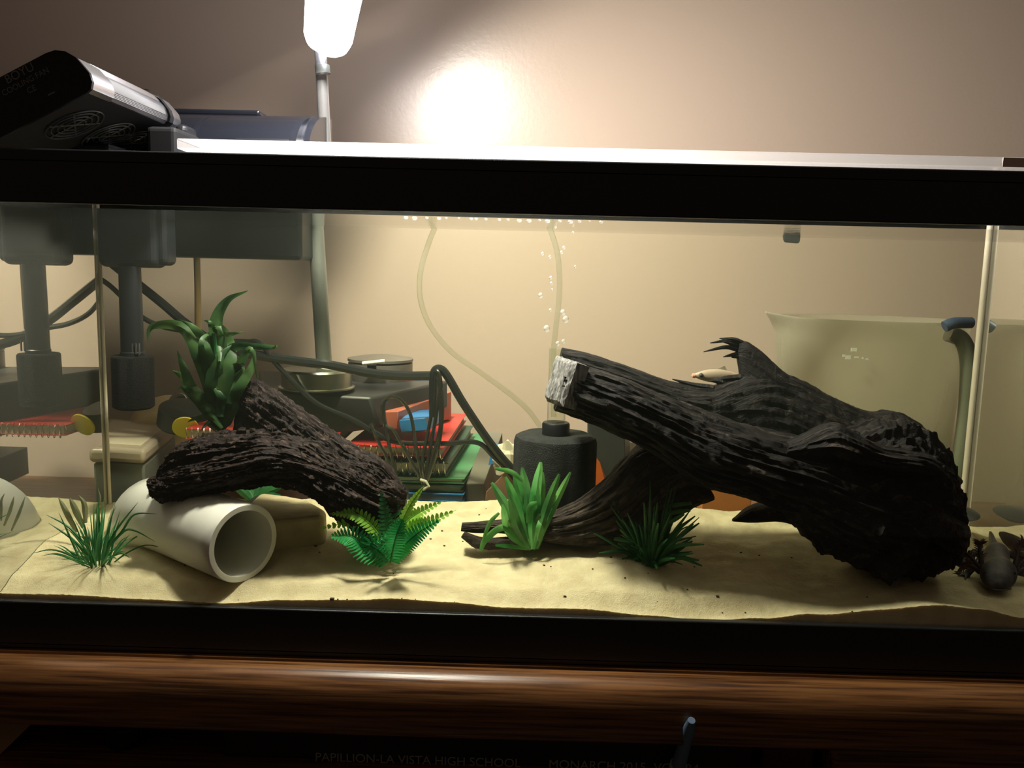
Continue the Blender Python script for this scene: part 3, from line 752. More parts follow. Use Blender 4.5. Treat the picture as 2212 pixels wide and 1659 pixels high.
for k, (pp, wd) in enumerate(tl_):
    wd *= .78
    pts = [P(*p, 1.0 + rnd.uniform(-.012, .012)) for p in pp]
    b = MB(); blade(b, pts, [wd*.45, wd*.8, wd, wd*.85, wd*.6, wd*.3, wd*.05], fold=.18, wave=.15, ph=k*2.1, nsub=6)
    b.out('leaf', [broadm, broad2, broadm, broad2][k % 4], ta)

# ------------------------------------------------------------ sponge filter, air line, bubbles
sc_ = P(1198, 1010, 1.055); zt = P(1198, 938, 1.055).z; zb = gz(sc_.x, 1.05) - .003; rs_ = .0535
sf = thing('sponge_filter', Vector((sc_.x, 1.055, zb)), 'grey lobed sponge filter with a clear riser tube behind the strap-leaf plant', 'aquarium filter')
dfoam = mat('grey_foam', (0.035, 0.038, 0.036, 1), 0.95, bump=0.9, bscale=700, spec=.15, var=.3, vscale=90)
lob = lambda a, h: 1 + .045*abs(math.cos(4*a + .4)) - .03
MB().lathe([(rs_*.98, 0), (rs_, .01), (rs_, zt-zb-.01), (rs_*.96, zt-zb-.003), (rs_*.86, zt-zb), (rs_*.3, zt-zb)], sf.location, 96, fr=lob).out('sponge', dfoam, sf)
MB().lathe([(.018, 0), (.018, .016), (.0165, .018), (0, .018)], Vector((sc_.x, 1.055, zt-.002)), 32).out('cap', blackp, sf)
ztube = P(1195, 752, 1.055).z
MB().lathe([(.0118, 0), (.0118, ztube-zt-.016)], Vector((sc_.x+.0, 1.055, zt+.016)), 28).out('riser_tube', tubem, sf)
o = cable('air_tube', [(1196,900,1.055),(1196,760,1.055),(1208,640,1.056),(1206,560,1.057),(1192,505,1.06),(1178,478,1.062)], .0034, tubem, sf, 12)
o = cable('air_line', [(950,470,1.15),(928,520,1.15),(908,590,1.15),(909,650,1.15),(930,705,1.15),(975,760,1.15),(1040,806,1.15),(1100,850,1.15),(1140,885,1.15),(1170,925,1.15)], .0036, tubem, seg=12)
tag(o, 'clear air tube curving down behind the back glass from the rim', 'tube')
bubpos = [(1172,548,.003),(1238,502,.002),(1218,535,.003),(1213,545,.003),(1188,555,.0028),(1190,600,.003),(1191,612,.003),(1168,638,.0045),(1193,625,.002),(1189,670,.003),(1216,675,.005),(1222,690,.006),(1181,710,.006),(1205,742,.004),(1217,738,.004),(1243,576,.0025),(1200,490,.0025)]
b0 = None
for k, (x, y, r) in enumerate(bubpos):
    rr_ = r*.8; p = P(x, y, 1.035 + .012*math.sin(k*2.3))
    o = MB().lathe([(0, -rr_), (rr_*.7, -rr_*.7), (rr_, 0), (rr_*.7, rr_*.75), (0, rr_)], p, 12, sx=1.0).out('bubble', bubm)
    sm = o.modifiers.new('s', 'SUBSURF'); sm.render_levels = 1
    tag(o, 'small silvery air bubble rising beside the clear riser tube', 'bubble', 'bubbles rising from the sponge filter')
for k in range(20):
    x = 880 + k*22 + rnd.uniform(-8, 8)
    r = rnd.uniform(.0012, .0032); p = P(x, 475 + (x-1106)*.026, .8835); p.z = WZ - r*.6
    o = MB().lathe([(0, -r*.8), (r*.7, -r*.6), (r, 0), (r*.7, r*.4), (0, r*.5)], p, 14).out('bubble', bubm)
    tag(o, 'tiny air bubble floating at the water line under the top rim', 'bubble', 'bubbles at the water line')

# ------------------------------------------------------------ hang-on-back filter
fl = thing('hang_on_filter', P(430, 420, 1.2), 'black hang-on-back filter at the rear left rim with intake sponge', 'aquarium filter')
def zpx(px, py, Y): return P(px, py, Y).z
xb0, xb1 = -0.74, P(651, 500, 1.15).x
MB().box((xb0, 1.150, zpx(430, 556, 1.15)), (xb1, 1.26, 0.552)).out('filter_body', blackp, fl, smooth=False, bevel=.005)
# curved top cover
def cover(name, x0, x1, ztop, y0, y1, zlow, m_, par=None):
    v = []; f = []; n = 14
    for x in (x0, x1):
        for i in range(n+1):
            a = R(90*i/n); v.append((x, y1 - (y1-y0)*math.sin(a)**1.0, zlow + (ztop - zlow)*(math.cos(a))**.8 if i < n else zlow))
        v.append((x, y1, zlow))
    m2 = n+2
    for i in range(n+1): f.append((i, i+1, m2+i+1, m2+i))
    f += [tuple(range(m2)), tuple(range(2*m2-1, m2-1, -1))]
    o = mesh(name, v, f, m_, par or fl); o.data.set_sharp_from_angle(angle=R(40)); return o
zt1 = zpx(560, 240, 1.2)
x1 = P(692, 280, 1.17).x; x0_ = P(458, 280, 1.17).x
flid = cover('filter_lid', -0.70, x1, zpx(600, 243, 1.19), 1.10, 1.24, .553, blackg)
cover('lid_panel', x0_, x1-.020, zpx(560, 248, 1.18), 1.094, 1.22, .553, blackg, flid)
cover('lid_inset', x0_+.055, x1-.026, zpx(560, 276, 1.12), 1.086, 1.16, .553, blackp, flid)
o = cover('lid_end_rib', x1-.020, x1-.012, zpx(640, 242, 1.18), 1.080, 1.238, .553, blackg, flid)
cover('lid_left_rib', x0_-.004, x0_, zpx(560, 245, 1.18), 1.088, 1.23, .553, blackg, flid)
MB().box((-.70, 1.20, zpx(400, 248, 1.2)), (P(560, 250, 1.2).x, 1.25, zpx(400, 234, 1.2))).out('motor_cover', blackg, fl, smooth=False, bevel=.003)
# intake housing inside the tank
MB().box((P(217, 500, 1.09).x, 1.075, zpx(290, 578, 1.09)), (P(345, 500, 1.09).x, 1.118, 0.50)).out('intake_housing', blackp, fl, smooth=False, bevel=.010, bseg=4)
MB().box((P(300, 500, 1.1).x, 1.085, zpx(290, 582, 1.1)+.006), (P(368, 500, 1.1).x, 1.122, 0.50)).out('spout', blackp, fl, smooth=False, bevel=.008, bseg=4)
ta_, tb_ = P(280, 575, 1.085), P(287, 780, 1.085)
MB().lathe([(.0155, 0), (.0155, .012), (.0145, .013), (.0138, (ta_-tb_).length)], tb_, 28, axis=ta_-tb_).out('intake_tube', blackp, fl)
for k in range(5):
    q = P(272 + k*7, 757, 1.0715)
    MB().box((q.x-.0008, q.y, q.z-.005), (q.x+.0008, q.y+.002, q.z+.009)).out('tube_slot', mat('slot_grey', (.05, .05, .05, 1), .5), fl, smooth=False)
sa, sb = P(286, 768, 1.085), P(289, 882, 1.085)
MB().lathe([(.0, 0), (.022, 0), (.0262, .003), (.0262, (sa-sb).length-.002), (.0245, (sa-sb).length), (.012, (sa-sb).length)], sb, 48, axis=sa-sb, fr=lambda a, h: 1 + .012*noise.noise(Vector((a*9, h*400, 1)))).out('intake_sponge', spongem, fl)

# brown rod and cables behind the glass
o = cable('brown_rod', [(424,520,1.16),(427,620,1.16),(428,720,1.16)], .0045, mat('brown_rod_plastic', (0.20, 0.13, 0.06, 1), .4), seg=12)
tag(o, 'thin brown rod hanging behind the glass right of the intake sponge', 'rod')

# ------------------------------------------------------------ cooling fan unit
fan = thing('cooling_fan', Vector((-.53, 1.0, .56)), 'black and silver clip-on aquarium cooling fan tilted on the left rim', 'fan')
Yf, Yb = 0.885, 1.105
C0 = P(165, 200, Yf)     # right end of the profile
ang = R(27); ux = Vector((-math.cos(ang), 0, -math.sin(ang))); uz = Vector((-math.sin(ang), 0, math.cos(ang)))
T = .0505; LEN = .135
tipc = P(110, 107, Yf)
def prof_pts(off=0.0, n=10):
    """rounded nose profile in (u,v): u runs down-left along the blade, v is thickness"""
    pts = []
    r1 = T*.62
    nose = [(LEN, T/2-off), (.030, T/2-off), (.021, T/2-.0015-off), (.012, T/2-.007-off), (.005, T/2-.017-off), (.001+off, T/2-.030), (.0+off, -T/2+.016), (.0015+off, -T/2+.007), (.006, -T/2+.0015+off), (.012, -T/2+off), (LEN, -T/2+off)]
    return nose
# anchor so that the upper corner lands near (118,107) in the view
A0 = P(128, 112, Yf); orig = A0 - ux*.018 - uz*(T/2 - .002)
def extr(name, y0, y1, pr, m_, parent=fan, close=True, scale=1.0):
    v = []; n = len(pr)
    for y in (y0, y1):
        for (u, vv) in pr:
            p = orig + ux*u + uz*vv*scale; v.append(Vector((p.x, y, p.z)))
    f = [(i, n+i, n+i+1, i+1) for i in range(n-1)]
    if close: f += [(n-1, 2*n-1, n, 0), tuple(range(n)), tuple(range(2*n-1, n-1, -1))]
    o = mesh(name, v, f, m_, parent); o.data.set_sharp_from_angle(angle=R(32)); return o
def grow(pr, d):
    c = Vector((.06, 0)); out_ = []
    for (u, vv) in pr: out_.append((u - d if u < .03 else u, vv + (d if vv > 0 else -d)))
    return out_
bp = prof_pts()
extr('end_plate', Yf-.004, Yf, grow(bp, .0012), blackg)
extr('fan_casing', Yf, Yb, bp, mat('casing_black', (.010, .010, .012, 1), .5, spec=.3))
nose = [p for p in bp if p[0] < .022]
extr('silver_cap', Yf+.0002, Yf+.045, grow(nose, .0006), silver, close=False)
extr('silver_cap', Yb-.028, Yb, grow(nose, .0008), silver, close=False)
# ribbed strip
seg = 46; sub_ = []
for i in range(len(nose)-1):
    a, c = nose[i], nose[i+1]; k = max(2, int(round(math.dist(a, c)/.0008)))
    for j in range(k): sub_.append((lerp(a[0], c[0], j/k), lerp(a[1], c[1], j/k)))
rib = [(u - (.0009 if i % 2 else 0), vv + ((.0009 if i % 2 else 0) if vv > 0 else 0)) for i, (u, vv) in enumerate(sub_)]
extr('ribbed_grip', Yf+.045, Yb-.038, rib, silver, close=False)
extr('rubber_ring', Yb-.038, Yb-.028, grow([p for p in bp if p[0] < .035], .0028), blackp, close=False)
# underside fan grilles
def upt(u, y, off): 
    p = orig + ux*u + uz*(-T/2 - off); return Vector((p.x, y, p.z))
grm = mat('grille_grey', (.05, .052, .055, 1), .35)
for yc in (Yf+.055, Yf+.13, Yb-.035):
    b = MB()
    for r in (.012, .019, .026, .032):
        pts = [upt(.062 + r*math.cos(a), yc + r*math.sin(a), .0015) for a in [2*math.pi*k/36 for k in range(37)]]
        b.tube(pts, .0009, 5, cap=False)
    for a in (0, 60, 120):
        b.tube([upt(.062 + .032*math.cos(R(a)), yc + .032*math.sin(R(a)), .001), upt(.062 - .032*math.cos(R(a)), yc - .032*math.sin(R(a)), .001)], .0012, 5)
    b.out('fan_grille', grm, fan)
txm = mat('fan_print', (.16, .16, .17, 1), .5)
rx = Matrix((Vector((math.cos(ang), 0, math.sin(ang))), Vector((-math.sin(ang), 0, math.cos(ang))), Vector((0, -1, 0)))).transposed()
def on_plate(px, py): return P(px, py, Yf-.0045)
text('brand_lettering', 'BOYU', .0125, on_plate(16, 182), rx, txm, fan)
text('fan_lettering', 'COOLING FAN', .0082, on_plate(8, 208), rx, txm, fan)
text('mark_lettering', 'CE', .0085, on_plate(62, 203), rx, txm, fan)
MB().hexa([on_plate(104, 207), on_plate(119, 200), on_plate(119, 200)+Vector((0,.0004,0)), on_plate(104, 207)+Vector((0,.0004,0)), on_plate(103, 204), on_plate(118, 197), on_plate(118, 197)+Vector((0,.0004,0)), on_plate(103, 204)+Vector((0,.0004,0))]).out('print_bar', txm, fan, smooth=False)
# clip bracket down to the rim
xa, xb = P(310, 300, 1.0).x, P(378, 300, .95).x
mattb = mat('matte_black', (.008, .008, .009, 1), .65, spec=.25)
MB().box((P(314, 300, 1.02).x, 1.02, .5465), (P(380, 300, 1.02).x, 1.10, zpx(345, 272, 1.02))).out('clip_bracket', mattb, fan, smooth=False, bevel=.006, bseg=3)
MB().box((P(375, 300, 1.06).x, 1.06, .5465), (P(402, 300, 1.06).x, 1.10, zpx(390, 266, 1.06))).out('clip_screw_block', blackp, fan, smooth=False, bevel=.009, bseg=4)
MB().box((-.60, 1.00, .5465), (P(235, 300, 1.0).x, 1.09, .572)).out('clip_foot', mattb, fan, smooth=False, bevel=.004)

# ------------------------------------------------------------ desk lamp
lb = P(690, 850, 1.22)
lamp = thing('desk_lamp', Vector((lb.x, 1.22, lb.z)), 'chrome stemmed desk lamp with glowing white head behind the aquarium', 'lamp')
brush = mat('lamp_steel', (.20, .21, .19, 1), .28, metal=.5, spec=1.0)
pole = [P(700, 800, 1.225), P(688, 620, 1.22), P(679, 465, 1.215), P(697, 330, 1.21), P(701, 300, 1.21), P(694, 150, 1.20), P(692, 112, 1.20)]
MB().tube([P(702, 815, 1.225), P(690, 620, 1.222), P(680, 470, 1.22), P(703, 310, 1.215)], .0118, 24).out('pole', brush, lamp)
MB().tube([P(703, 318, 1.215), P(697, 200, 1.21), P(692, 105, 1.205)], .0085, 24).out('upper_pole', mat('pole_silver', (.42, .42, .42, 1), .22, metal=.8, spec=1.0), lamp)
MB().tube([P(698, 160, 1.2), P(696, 142, 1.2)], .0105, 24).out('collar', brush, lamp)
rb_ = .052; ht = (P(690, 806, 1.17).z - P(690, 848, 1.17).z)
cb = Vector((P(684, 845, 1.22).x, 1.222, P(684, 848, 1.17).z))
MB().lathe([(rb_+.004, 0), (rb_+.004, .002), (rb_, .003), (rb_, ht-.003), (rb_-.003, ht), (.014, ht+.001)], cb, 56).out('lamp_base', mat('base_steel', (.5, .5, .42, 1), .3, metal=1), lamp)
em = bpy.data.materials.new('lit_diffuser'); em.use_nodes = True; nt = em.node_tree; nt.nodes.clear()
oo = nt.nodes.new('ShaderNodeOutputMaterial'); ee = nt.nodes.new('ShaderNodeEmission'); ee.inputs[0].default_value = (.92, .92, 1, 1); ee.inputs[1].default_value = 20.0
nt.links.new(ee.outputs[0], oo.inputs[0])
hp = [P(703, 116, 1.19), P(705, 108, 1.19), P(708, 90, 1.185), P(713, 50, 1.18), P(720, 0, 1.17), P(730, -60, 1.16), P(745, -120, 1.14)]
MB().tube(catmull(hp, 4), [.006 + .027*min(1, (i/9))**.6 + .008*max(0, (i-9)/15) for i in range(25)], 28).out('lit_head', em, lamp)
shd = mat('lamp_shade_white', (.6, .6, .6, 1), .4)
MB().tube([P(748, -125, 1.135), Vector((-.16, 1.08, .93)), LAMP_POS + Vector((-.02, 0.01, .035))], .016, 16).out('lamp_arm', brush, lamp)
o = MB().lathe([(.012, .05), (.03, .045), (.055, .02), (.062, .0), (.060, .0), (.053, .018), (.028, .042), (.0, .047)], LAMP_POS + Vector((-.008, -.003, .014)), 40, axis=Vector((-.48, -.10, 1))).out('lamp_shade', shd, lamp)

# ------------------------------------------------------------ clutter behind the aquarium
def zof(py, Y, px=800): return P(px, py, Y).z
red = mat('red_cover', (.62, .045, .035, 1), .45); green = mat('green_cover', (.06, .26, .11, 1), .45); blue = mat('blue_cover', (.04, .22, .55, 1), .4)
dgreen = mat('dark_green_cover', (.015, .06, .035, 1), .4); paper = mat('paper_edge', (.55, .52, .46, 1), .8, bump=.4, bscale=300, stretch=(1, 1, 30))
brownc = mat('brown_carton', (.30, .16, .10, 1), .7); greyb = mat('grey_box', (.10, .10, .10, 1), .5); wire = mat('wire', (.75, .72, .65, 1), .25, metal=1)
def notebook(name, pxL, pxR, pyt, Y, dv, th, cm, label, spiral=True, cover2=None):
    FL, FR_ = P(pxL, pyt + (pxL-pxR)*.025, Y), P(pxR, pyt, Y)
    FR_.z = FL.z = (FL.z + FR_.z)/2
    t = thing(name, FL - Vector((0, 0, th)), label, 'notebook')
    dv = Vector(dv)
    slab('front_cover', FL, FR_, dv, .0012, cm, t, bevel=0)
    slab('page_block', FL + Vector((.004, .004, -.0012)), FR_ + Vector((-.004, .004, -.0012)), dv*.97, th-.0028, paper, t, bevel=0)
    slab('back_cover', FL - Vector((0, 0, th-.0016)), FR_ - Vector((0, 0, th-.0016)), dv, .0012, cover2 or cm, t, bevel=0)
    if spiral:
        L = (FR_ - FL).length; n = int(L/.0085); pts = []
        for i in range(n*10+1):
            a = 2*math.pi*i/10
            pts.append(FL + (FR_-FL)*(i/(n*10)) + Vector((0, -.0015 + .0055*math.cos(a), -th/2 + (th*.5+.0025)*math.sin(a))))
        MB().tube(pts, .0007, 5).out('spiral_binding', wire, t)
    return t
Y0 = 1.165
notebook('spiral_notebook', 745, 958, 968, Y0, (.012, .30, 0), .014, red, 'red-covered spiral notebook on top of the stack behind the aquarium')
notebook('spiral_notebook', 400, 735, 935, Y0+.02, (.0, .26, 0), .016, red, 'long red spiral notebook stack piece beside the grey storage box')
notebook('spiral_notebook', 760, 968, 1000, Y0, (.018, .30, 0), .016, dgreen, 'dark spiral notebook directly under the red one')
notebook('green_notebook', 770, 1003, 1034, Y0, (.03, .34, 0), .008, green, 'green notebook sticking out right beneath the spiral notebooks', False)
notebook('green_notebook', 770, 1000, 1050, Y0-.002, (.03, .30, 0), .009, dgreen, 'dark green notebook between the green and the blue one', False)
notebook('blue_notebook', 780, 1002, 1068, Y0-.006, (.02, .30, 0), .012, blue, 'blue notebook near the bottom of the stack', False)
o = slab('dark_binder', P(700, 1082, Y0), P(1012, 1090, Y0), (.02, .30, 0), .05, greyb); tag(o, 'dark grey binder at the bottom of the notebook stack', 'binder')
# red / brown carton with blue sheet on the stack
zc_ = P(880, 968, Y0).z
o = MB().hexa([P(825, 921, 1.2), P(858, 928, 1.19), P(975, 905, 1.40), P(930, 900, 1.42), P(825, 890, 1.2), P(860, 889, 1.19), P(975, 846, 1.40), P(930, 842, 1.42)]).out('small_carton', mat('red_carton', (.45, .13, .08, 1), .5), bevel=.001)
tag(o, 'small open red and brown carton on the red notebook', 'carton')
o = MB().hexa([P(866, 934, 1.168), P(926, 930, 1.168), P(952, 912, 1.27), P(880, 912, 1.27), P(862, 908, 1.168), P(918, 903, 1.168), P(958, 884, 1.27), P(890, 886, 1.27)]).out('blue_packet', blue, bevel=.001)
tag(o, 'bright blue paper packet lying against the red carton', 'packet')
# black equipment box with slanted edge
o = MB().hexa([P(560, 960, 1.19), P(820, 925, 1.19), P(968, 880, 1.36), P(560, 910, 1.42), P(560, 846, 1.19), P(800, 858, 1.19), P(968, 822, 1.36), P(560, 800, 1.42)]).out('equipment_box', mat('charcoal_box', (.028, .028, .028, 1), .45), bevel=.004)
tag(o, 'wide charcoal equipment box carrying the lamp base', 'box')
po_ = thing('metal_pot', Vector((P(822, 830, 1.36).x, 1.36, P(822, 840, 1.36).z)), 'round grey lidded pot with a pale handle bar behind the black cables', 'pot')
potm = mat('pot_metal', (.20, .18, .15, 1), .4, metal=.6)
MB().lathe([(.050, 0), (.053, .004), (.053, P(822, 790, 1.31).z - P(822, 840, 1.36).z)], po_.location, 44).out('pot_body', potm, po_)
hl = P(822, 786, 1.31).z
MB().lathe([(.054, 0), (.054, .004), (.03, .008), (0, .009)], Vector((po_.location.x, 1.36, hl)), 44).out('pot_lid', potm, po_)
MB().tube([P(803, 806, 1.30), P(803, 788, 1.30)], .0075, 14).out('knob', blackp, po_)
MB().tube([P(783, 785, 1.29), P(831, 780, 1.29)], .0030, 12).out('handle_bar', mat('cream_plastic', (.85, .8, .62, 1), .4), po_)
# grey-pink storage box
sbx = thing('storage_box', P(280, 1040, 1.2), 'grey plastic storage box with a pale pinkish lid behind the left corner', 'box')
lidm = mat('taupe_lid', (.42, .34, .29, 1), .35); bodym = mat('grey_clear_box', (.16, .165, .16, 1), .4); lidl = mat('pale_lid_top', (.66, .56, .45, 1), .5)
fa, fb, fc, fd = P(165, 960, 1.17), P(312, 972, 1.155), P(383, 918, 1.36), P(235, 905, 1.40)
zz = fb.z
for p in (fa, fb, fc, fd): p.z = zz
def quadprism(name, c4, z0, z1, m_, parent, ins=0.0, bevel=.004):
    ce = sum(c4, Vector())/4; c = [p + (ce-p)*ins for p in c4]
    return MB().hexa([Vector((p.x, p.y, z0)) for p in c] + [Vector((p.x, p.y, z1)) for p in c]).out(name, m_, parent, bevel=bevel, bseg=3)
quadprism('box_lid', [fa, fb, fc, fd], zz-.022, zz, lidm, sbx, bevel=.007)
quadprism('lid_label', [fa, fb, fc, fd], zz-.001, zz+.0015, lidl, sbx, .22, .001)
quadprism('box_body', [fa, fb, fc, fd], .002, zz-.022, bodym, sbx, .05)
# cream cap + tape roll
cc = P(365, 925, 1.42)
cap_ = thing('cream_cap', cc, 'cream rounded cap with an oval metal badge behind the storage box', 'cap')
MB().lathe([(.066, -.03), (.066, 0), (.062, .020), (.050, .038), (.030, .052), (.012, .0575), (0, .058)], cc, 40).out('cap_dome', mat('cream_cloth', (.75, .58, .36, 1), .9, bump=.4, bscale=300), cap_)
MB().tube([P(290, 925, 1.36), P(330, 905, 1.35), P(400, 905, 1.35)], .012, 12).out('cap_brim', MATS['cream_cloth'], cap_)
MB().lathe([(0, .006), (.008, .005), (.015, .002), (.016, 0), (0, -.001)], P(384, 868, 1.365), 24, axis=Vector((0, -1, .5)), sx=1.0).out('badge', mat('badge_metal', (.55, .56, .48, 1), .2, metal=.9), cap_)
tr = thing('tape_roll', P(395, 912, 1.26), 'black tape roll with a bright yellow core label behind the tall plant', 'tape')
MB().lathe([(.012, 0), (.036, 0), (.039, .004), (.036, .030), (.012, .032)], P(396, 918, 1.26), 40, axis=Vector((.15, -.25, 1))).out('roll', mat('black_tape', (.03, .035, .037, 1), .5), tr)
MB().lathe([(0, .0), (.019, .0), (.019, .003), (0, .003)], P(401, 922, 1.215), 30, axis=Vector((.2, -.85, -.45))).out('core_label', mat('yellow_label', (.75, .62, .05, 1), .5), tr)
# brown carton, tissue, blue scrap, grey board right of the stack
o = MB().hexa([P(1045, 1110, 1.16), P(1108, 1110, 1.16), P(1125, 1080, 1.3), P(1070, 1080, 1.3), P(1050, 1062, 1.16), P(1112, 1000, 1.16), P(1128, 985, 1.3), P(1078, 1040, 1.3)]).out('brown_carton', brownc, bevel=.001)
tag(o, 'brown cardboard carton piece left of the sponge filter', 'carton')
o = MB().hexa([P(1005, 1100, 1.18), P(1050, 1100, 1.18), P(1090, 1060, 1.4), P(1040, 1060, 1.4), P(1005, 1045, 1.18), P(1045, 1045, 1.18), P(1085, 935, 1.40), P(1052, 930, 1.40)]).out('taupe_board', mat('taupe_board', (.17, .155, .12, 1), .8), bevel=.001)
tag(o, 'dull taupe board sloping up right of the green notebook', 'board')
v = []; f = []
cx = P(1096, 992, 1.19)
for j in range(9):
    for i in range(14):
        th, ph = 2*math.pi*i/14, math.pi*j/8
        d = Vector((math.sin(ph)*math.cos(th)*.020, math.sin(ph)*math.sin(th)*.016, math.cos(ph)*.026))
        v.append(cx + d*(1 + .5*noise.noise(d*90 + Vector((3, 1, 2)))))
for j in range(8):
    for i in range(14): f.append((j*14+i, (j+1)*14+i, (j+1)*14+(i+1) % 14, j*14+(i+1) % 14))
o = mesh('crumpled_tissue', v, f, mat('tissue', (.75, .68, .55, 1), .8), smooth=False); tag(o, 'crumpled white tissue beside the sponge filter', 'tissue')
o = MB().hexa([P(1055, 1005, 1.22), P(1072, 1000, 1.22), P(1086, 975, 1.26), P(1066, 975, 1.26), P(1060, 978, 1.22), P(1078, 962, 1.22), P(1088, 960, 1.26), P(1072, 958, 1.26)]).out('blue_scrap', blue); tag(o, 'small bright blue scrap poking out above the brown carton', 'scrap')
# dark device and orange folder right of sponge filter
dn = lambda p: Vector((p.x, p.y, 0.001))
o = MB().hexa([dn(P(1275, 1090, 1.17)), dn(P(1366, 1090, 1.17)), dn(P(1370, 1060, 1.26)), dn(P(1285, 1060, 1.26)), P(1268, 885, 1.17), P(1348, 905, 1.17), P(1360, 903, 1.26), P(1285, 885, 1.26)]).out('dark_case', mat('slate_case', (.055, .06, .062, 1), .5), bevel=.002)
tag(o, 'dark slate coloured case standing right of the sponge filter', 'case')
o = MB().hexa([P(1262, 1110, 1.155), P(1325, 1110, 1.155), P(1330, 1090, 1.165), P(1270, 1090, 1.165), P(1268, 968, 1.155), P(1296, 1000, 1.155), P(1296, 998, 1.165), P(1270, 965, 1.165)]).out('orange_card', mat('orange_card', (.75, .16, .03, 1), .5)); tag(o, 'bright orange card corner peeking out beside the dark case', 'card')
o = MB().hexa([P(1340, 1100, 1.3), P(1560, 1115, 1.3), P(1560, 1105, 1.4), P(1340, 1095, 1.4), P(1340, 952, 1.3), P(1518, 985, 1.3), P(1518, 980, 1.4), P(1340, 948, 1.4)]).out('brown_paper_bag', mat('grey_brown_card', (.22, .17, .12, 1), .7)); tag(o, 'grey brown cardboard piece seen behind the log leg', 'cardboard')
orn = mat('orange_folder', (.70, .25, .07, 1), .55)
o = slab('orange_folder', P(1518, 1050, 1.20), P(1625, 1056, 1.20), (0, .03, 0), P(1570, 1053, 1.20).z - .003, orn); tag(o, 'orange folder edge visible under the driftwood belly', 'folder')
o = slab('orange_folder', P(2030, 1092, 1.20), P(2240, 1098, 1.20), (0, .03, 0), P(2140, 1096, 1.20).z - .006, orn); tag(o, 'orange folder edge at the right rear corner', 'folder')
# dark oval dish inside right rear corner
dp = P(2074, 1109, 1.10)
dish = MB().lathe([(0, -.0075), (.015, -.006), (.026, 0), (.027, .001), (.024, .003), (.012, .008), (0, .009)], P(2068, 1108, 1.075), 36, axis=Vector((0, -.15, 1))).out('dark_stone', mat('dark_green_grey_stone', (.035, .04, .028, 1), .5, bump=.3))
tag(dish, 'dark oval flat stone between the log and the right side glass', 'stone')

# ------------------------------------------------------------ pitcher
pc = P(1880, 900, 1.30); pz = P(1880, 688, 1.30).z
pit = thing('pitcher', Vector((pc.x, 1.30, 0.001)), 'large translucent white plastic pitcher standing behind the big log', 'pitcher')
pitm = glass_mat('milky_plastic', .4, 1, .15, film=.30, filmcol=(.66, .63, .52, 1), grough=.3, tint=(.90, .90, .84, 1))
Rt = (P(2085, 700, 1.30).x - P(1682, 700, 1.30).x)/2
cxp = (P(2085, 700, 1.30).x + P(1682, 700, 1.30).x)/2
prof = [(Rt*.80, 0), (Rt*.82, .004), (Rt*.955, pz-.03), (Rt*.975, pz-.012), (Rt*1.0, pz-.003), (Rt*1.0, pz), (Rt*.985, pz), (Rt*.94, pz-.03), (Rt*.80, .02), (0, .018)]
v = []; f = []; sg = 72
for (r, h) in prof:
    for k in range(sg):
        a = 2*math.pi*k/sg; x = math.cos(a)*r; y = math.sin(a)*r*.82; z = h
        lipk = max(0, (h - (pz - .07))/.07) if r > Rt*.9 else 0
        sp_ = math.exp(-((a - math.pi)/.32)**2)*lipk**1.5
        x -= sp_*.022; z += sp_*.006
        v.append(Vector((cxp + x, 1.30 + y, .001 + z)))
for i in range(len(prof)-1):
    for k in range(sg): f.append((i*sg+k, i*sg+(k+1) % sg, (i+1)*sg+(k+1) % sg, (i+1)*sg+k))
f.append(tuple(range(sg-1, -1, -1))); f.append(tuple((len(prof)-1)*sg+k for k in range(sg)))
mesh('pitcher_body', v, f, pitm, pit)
hm = mat('handle_grey_green', (.20, .21, .15, 1), .4)
hpts = [(2048, 720), (2078, 735), (2092, 780), (2090, 860), (2080, 960), (2066, 1050), (2050, 1090)]
b = MB(); q = catmull([P(a, c, 1.215) for a, c in hpts], 8); b.tube(q, [.012]*len(q), 14); b.out('pitcher_handle', hm, pit)
o = cable('blue_clip', [(2040, 706, 1.165), (2060, 698, 1.165), (2098, 697, 1.17)], .008, mat('slate_blue_plastic', (.05, .075, .14, 1), .5), seg=12)
tag(o, 'dark blue clip hooked over the pitcher rim at right', 'clip')
prm = mat('faint_white_print', (.8, .78, .68, 1), .5)
b = MB()
for (x, y, w_, h_) in [(1838, 752, 13, 7), (1820, 766, 6, 5), (1826, 768, 12, 8), (1846, 770, 9, 3), (1862, 772, 4, 3), (1870, 774, 6, 3)]:
    p0 = P(x, y+h_, 1.30 - .82*Rt*.99 - .0005); p1 = P(x+w_, y, 1.30 - .82*Rt*.99 - .0005)
    b.box((p0.x, p0.y-.0004, p0.z), (p1.x, p1.y+.0004, p1.z))
b.out('volume_print', prm, pit, smooth=False)

# floating grey suction clip near the surface
o = MB().hexa([P(1692, 524, 1.11), P(1727, 527, 1.11), P(1727, 524, 1.122), P(1694, 522, 1.122), P(1688, 494, 1.11), P(1731, 497, 1.11), P(1731, 494, 1.122), P(1690, 492, 1.122)]).out('suction_clip', glass_mat('smoky_plastic', .3, 1, .3, film=.45, filmcol=(.12, .14, .14, 1), tint=(.5, .55, .55, 1)), bevel=.003)
tag(o, 'small smoky grey clip on the back glass near the water line', 'clip')

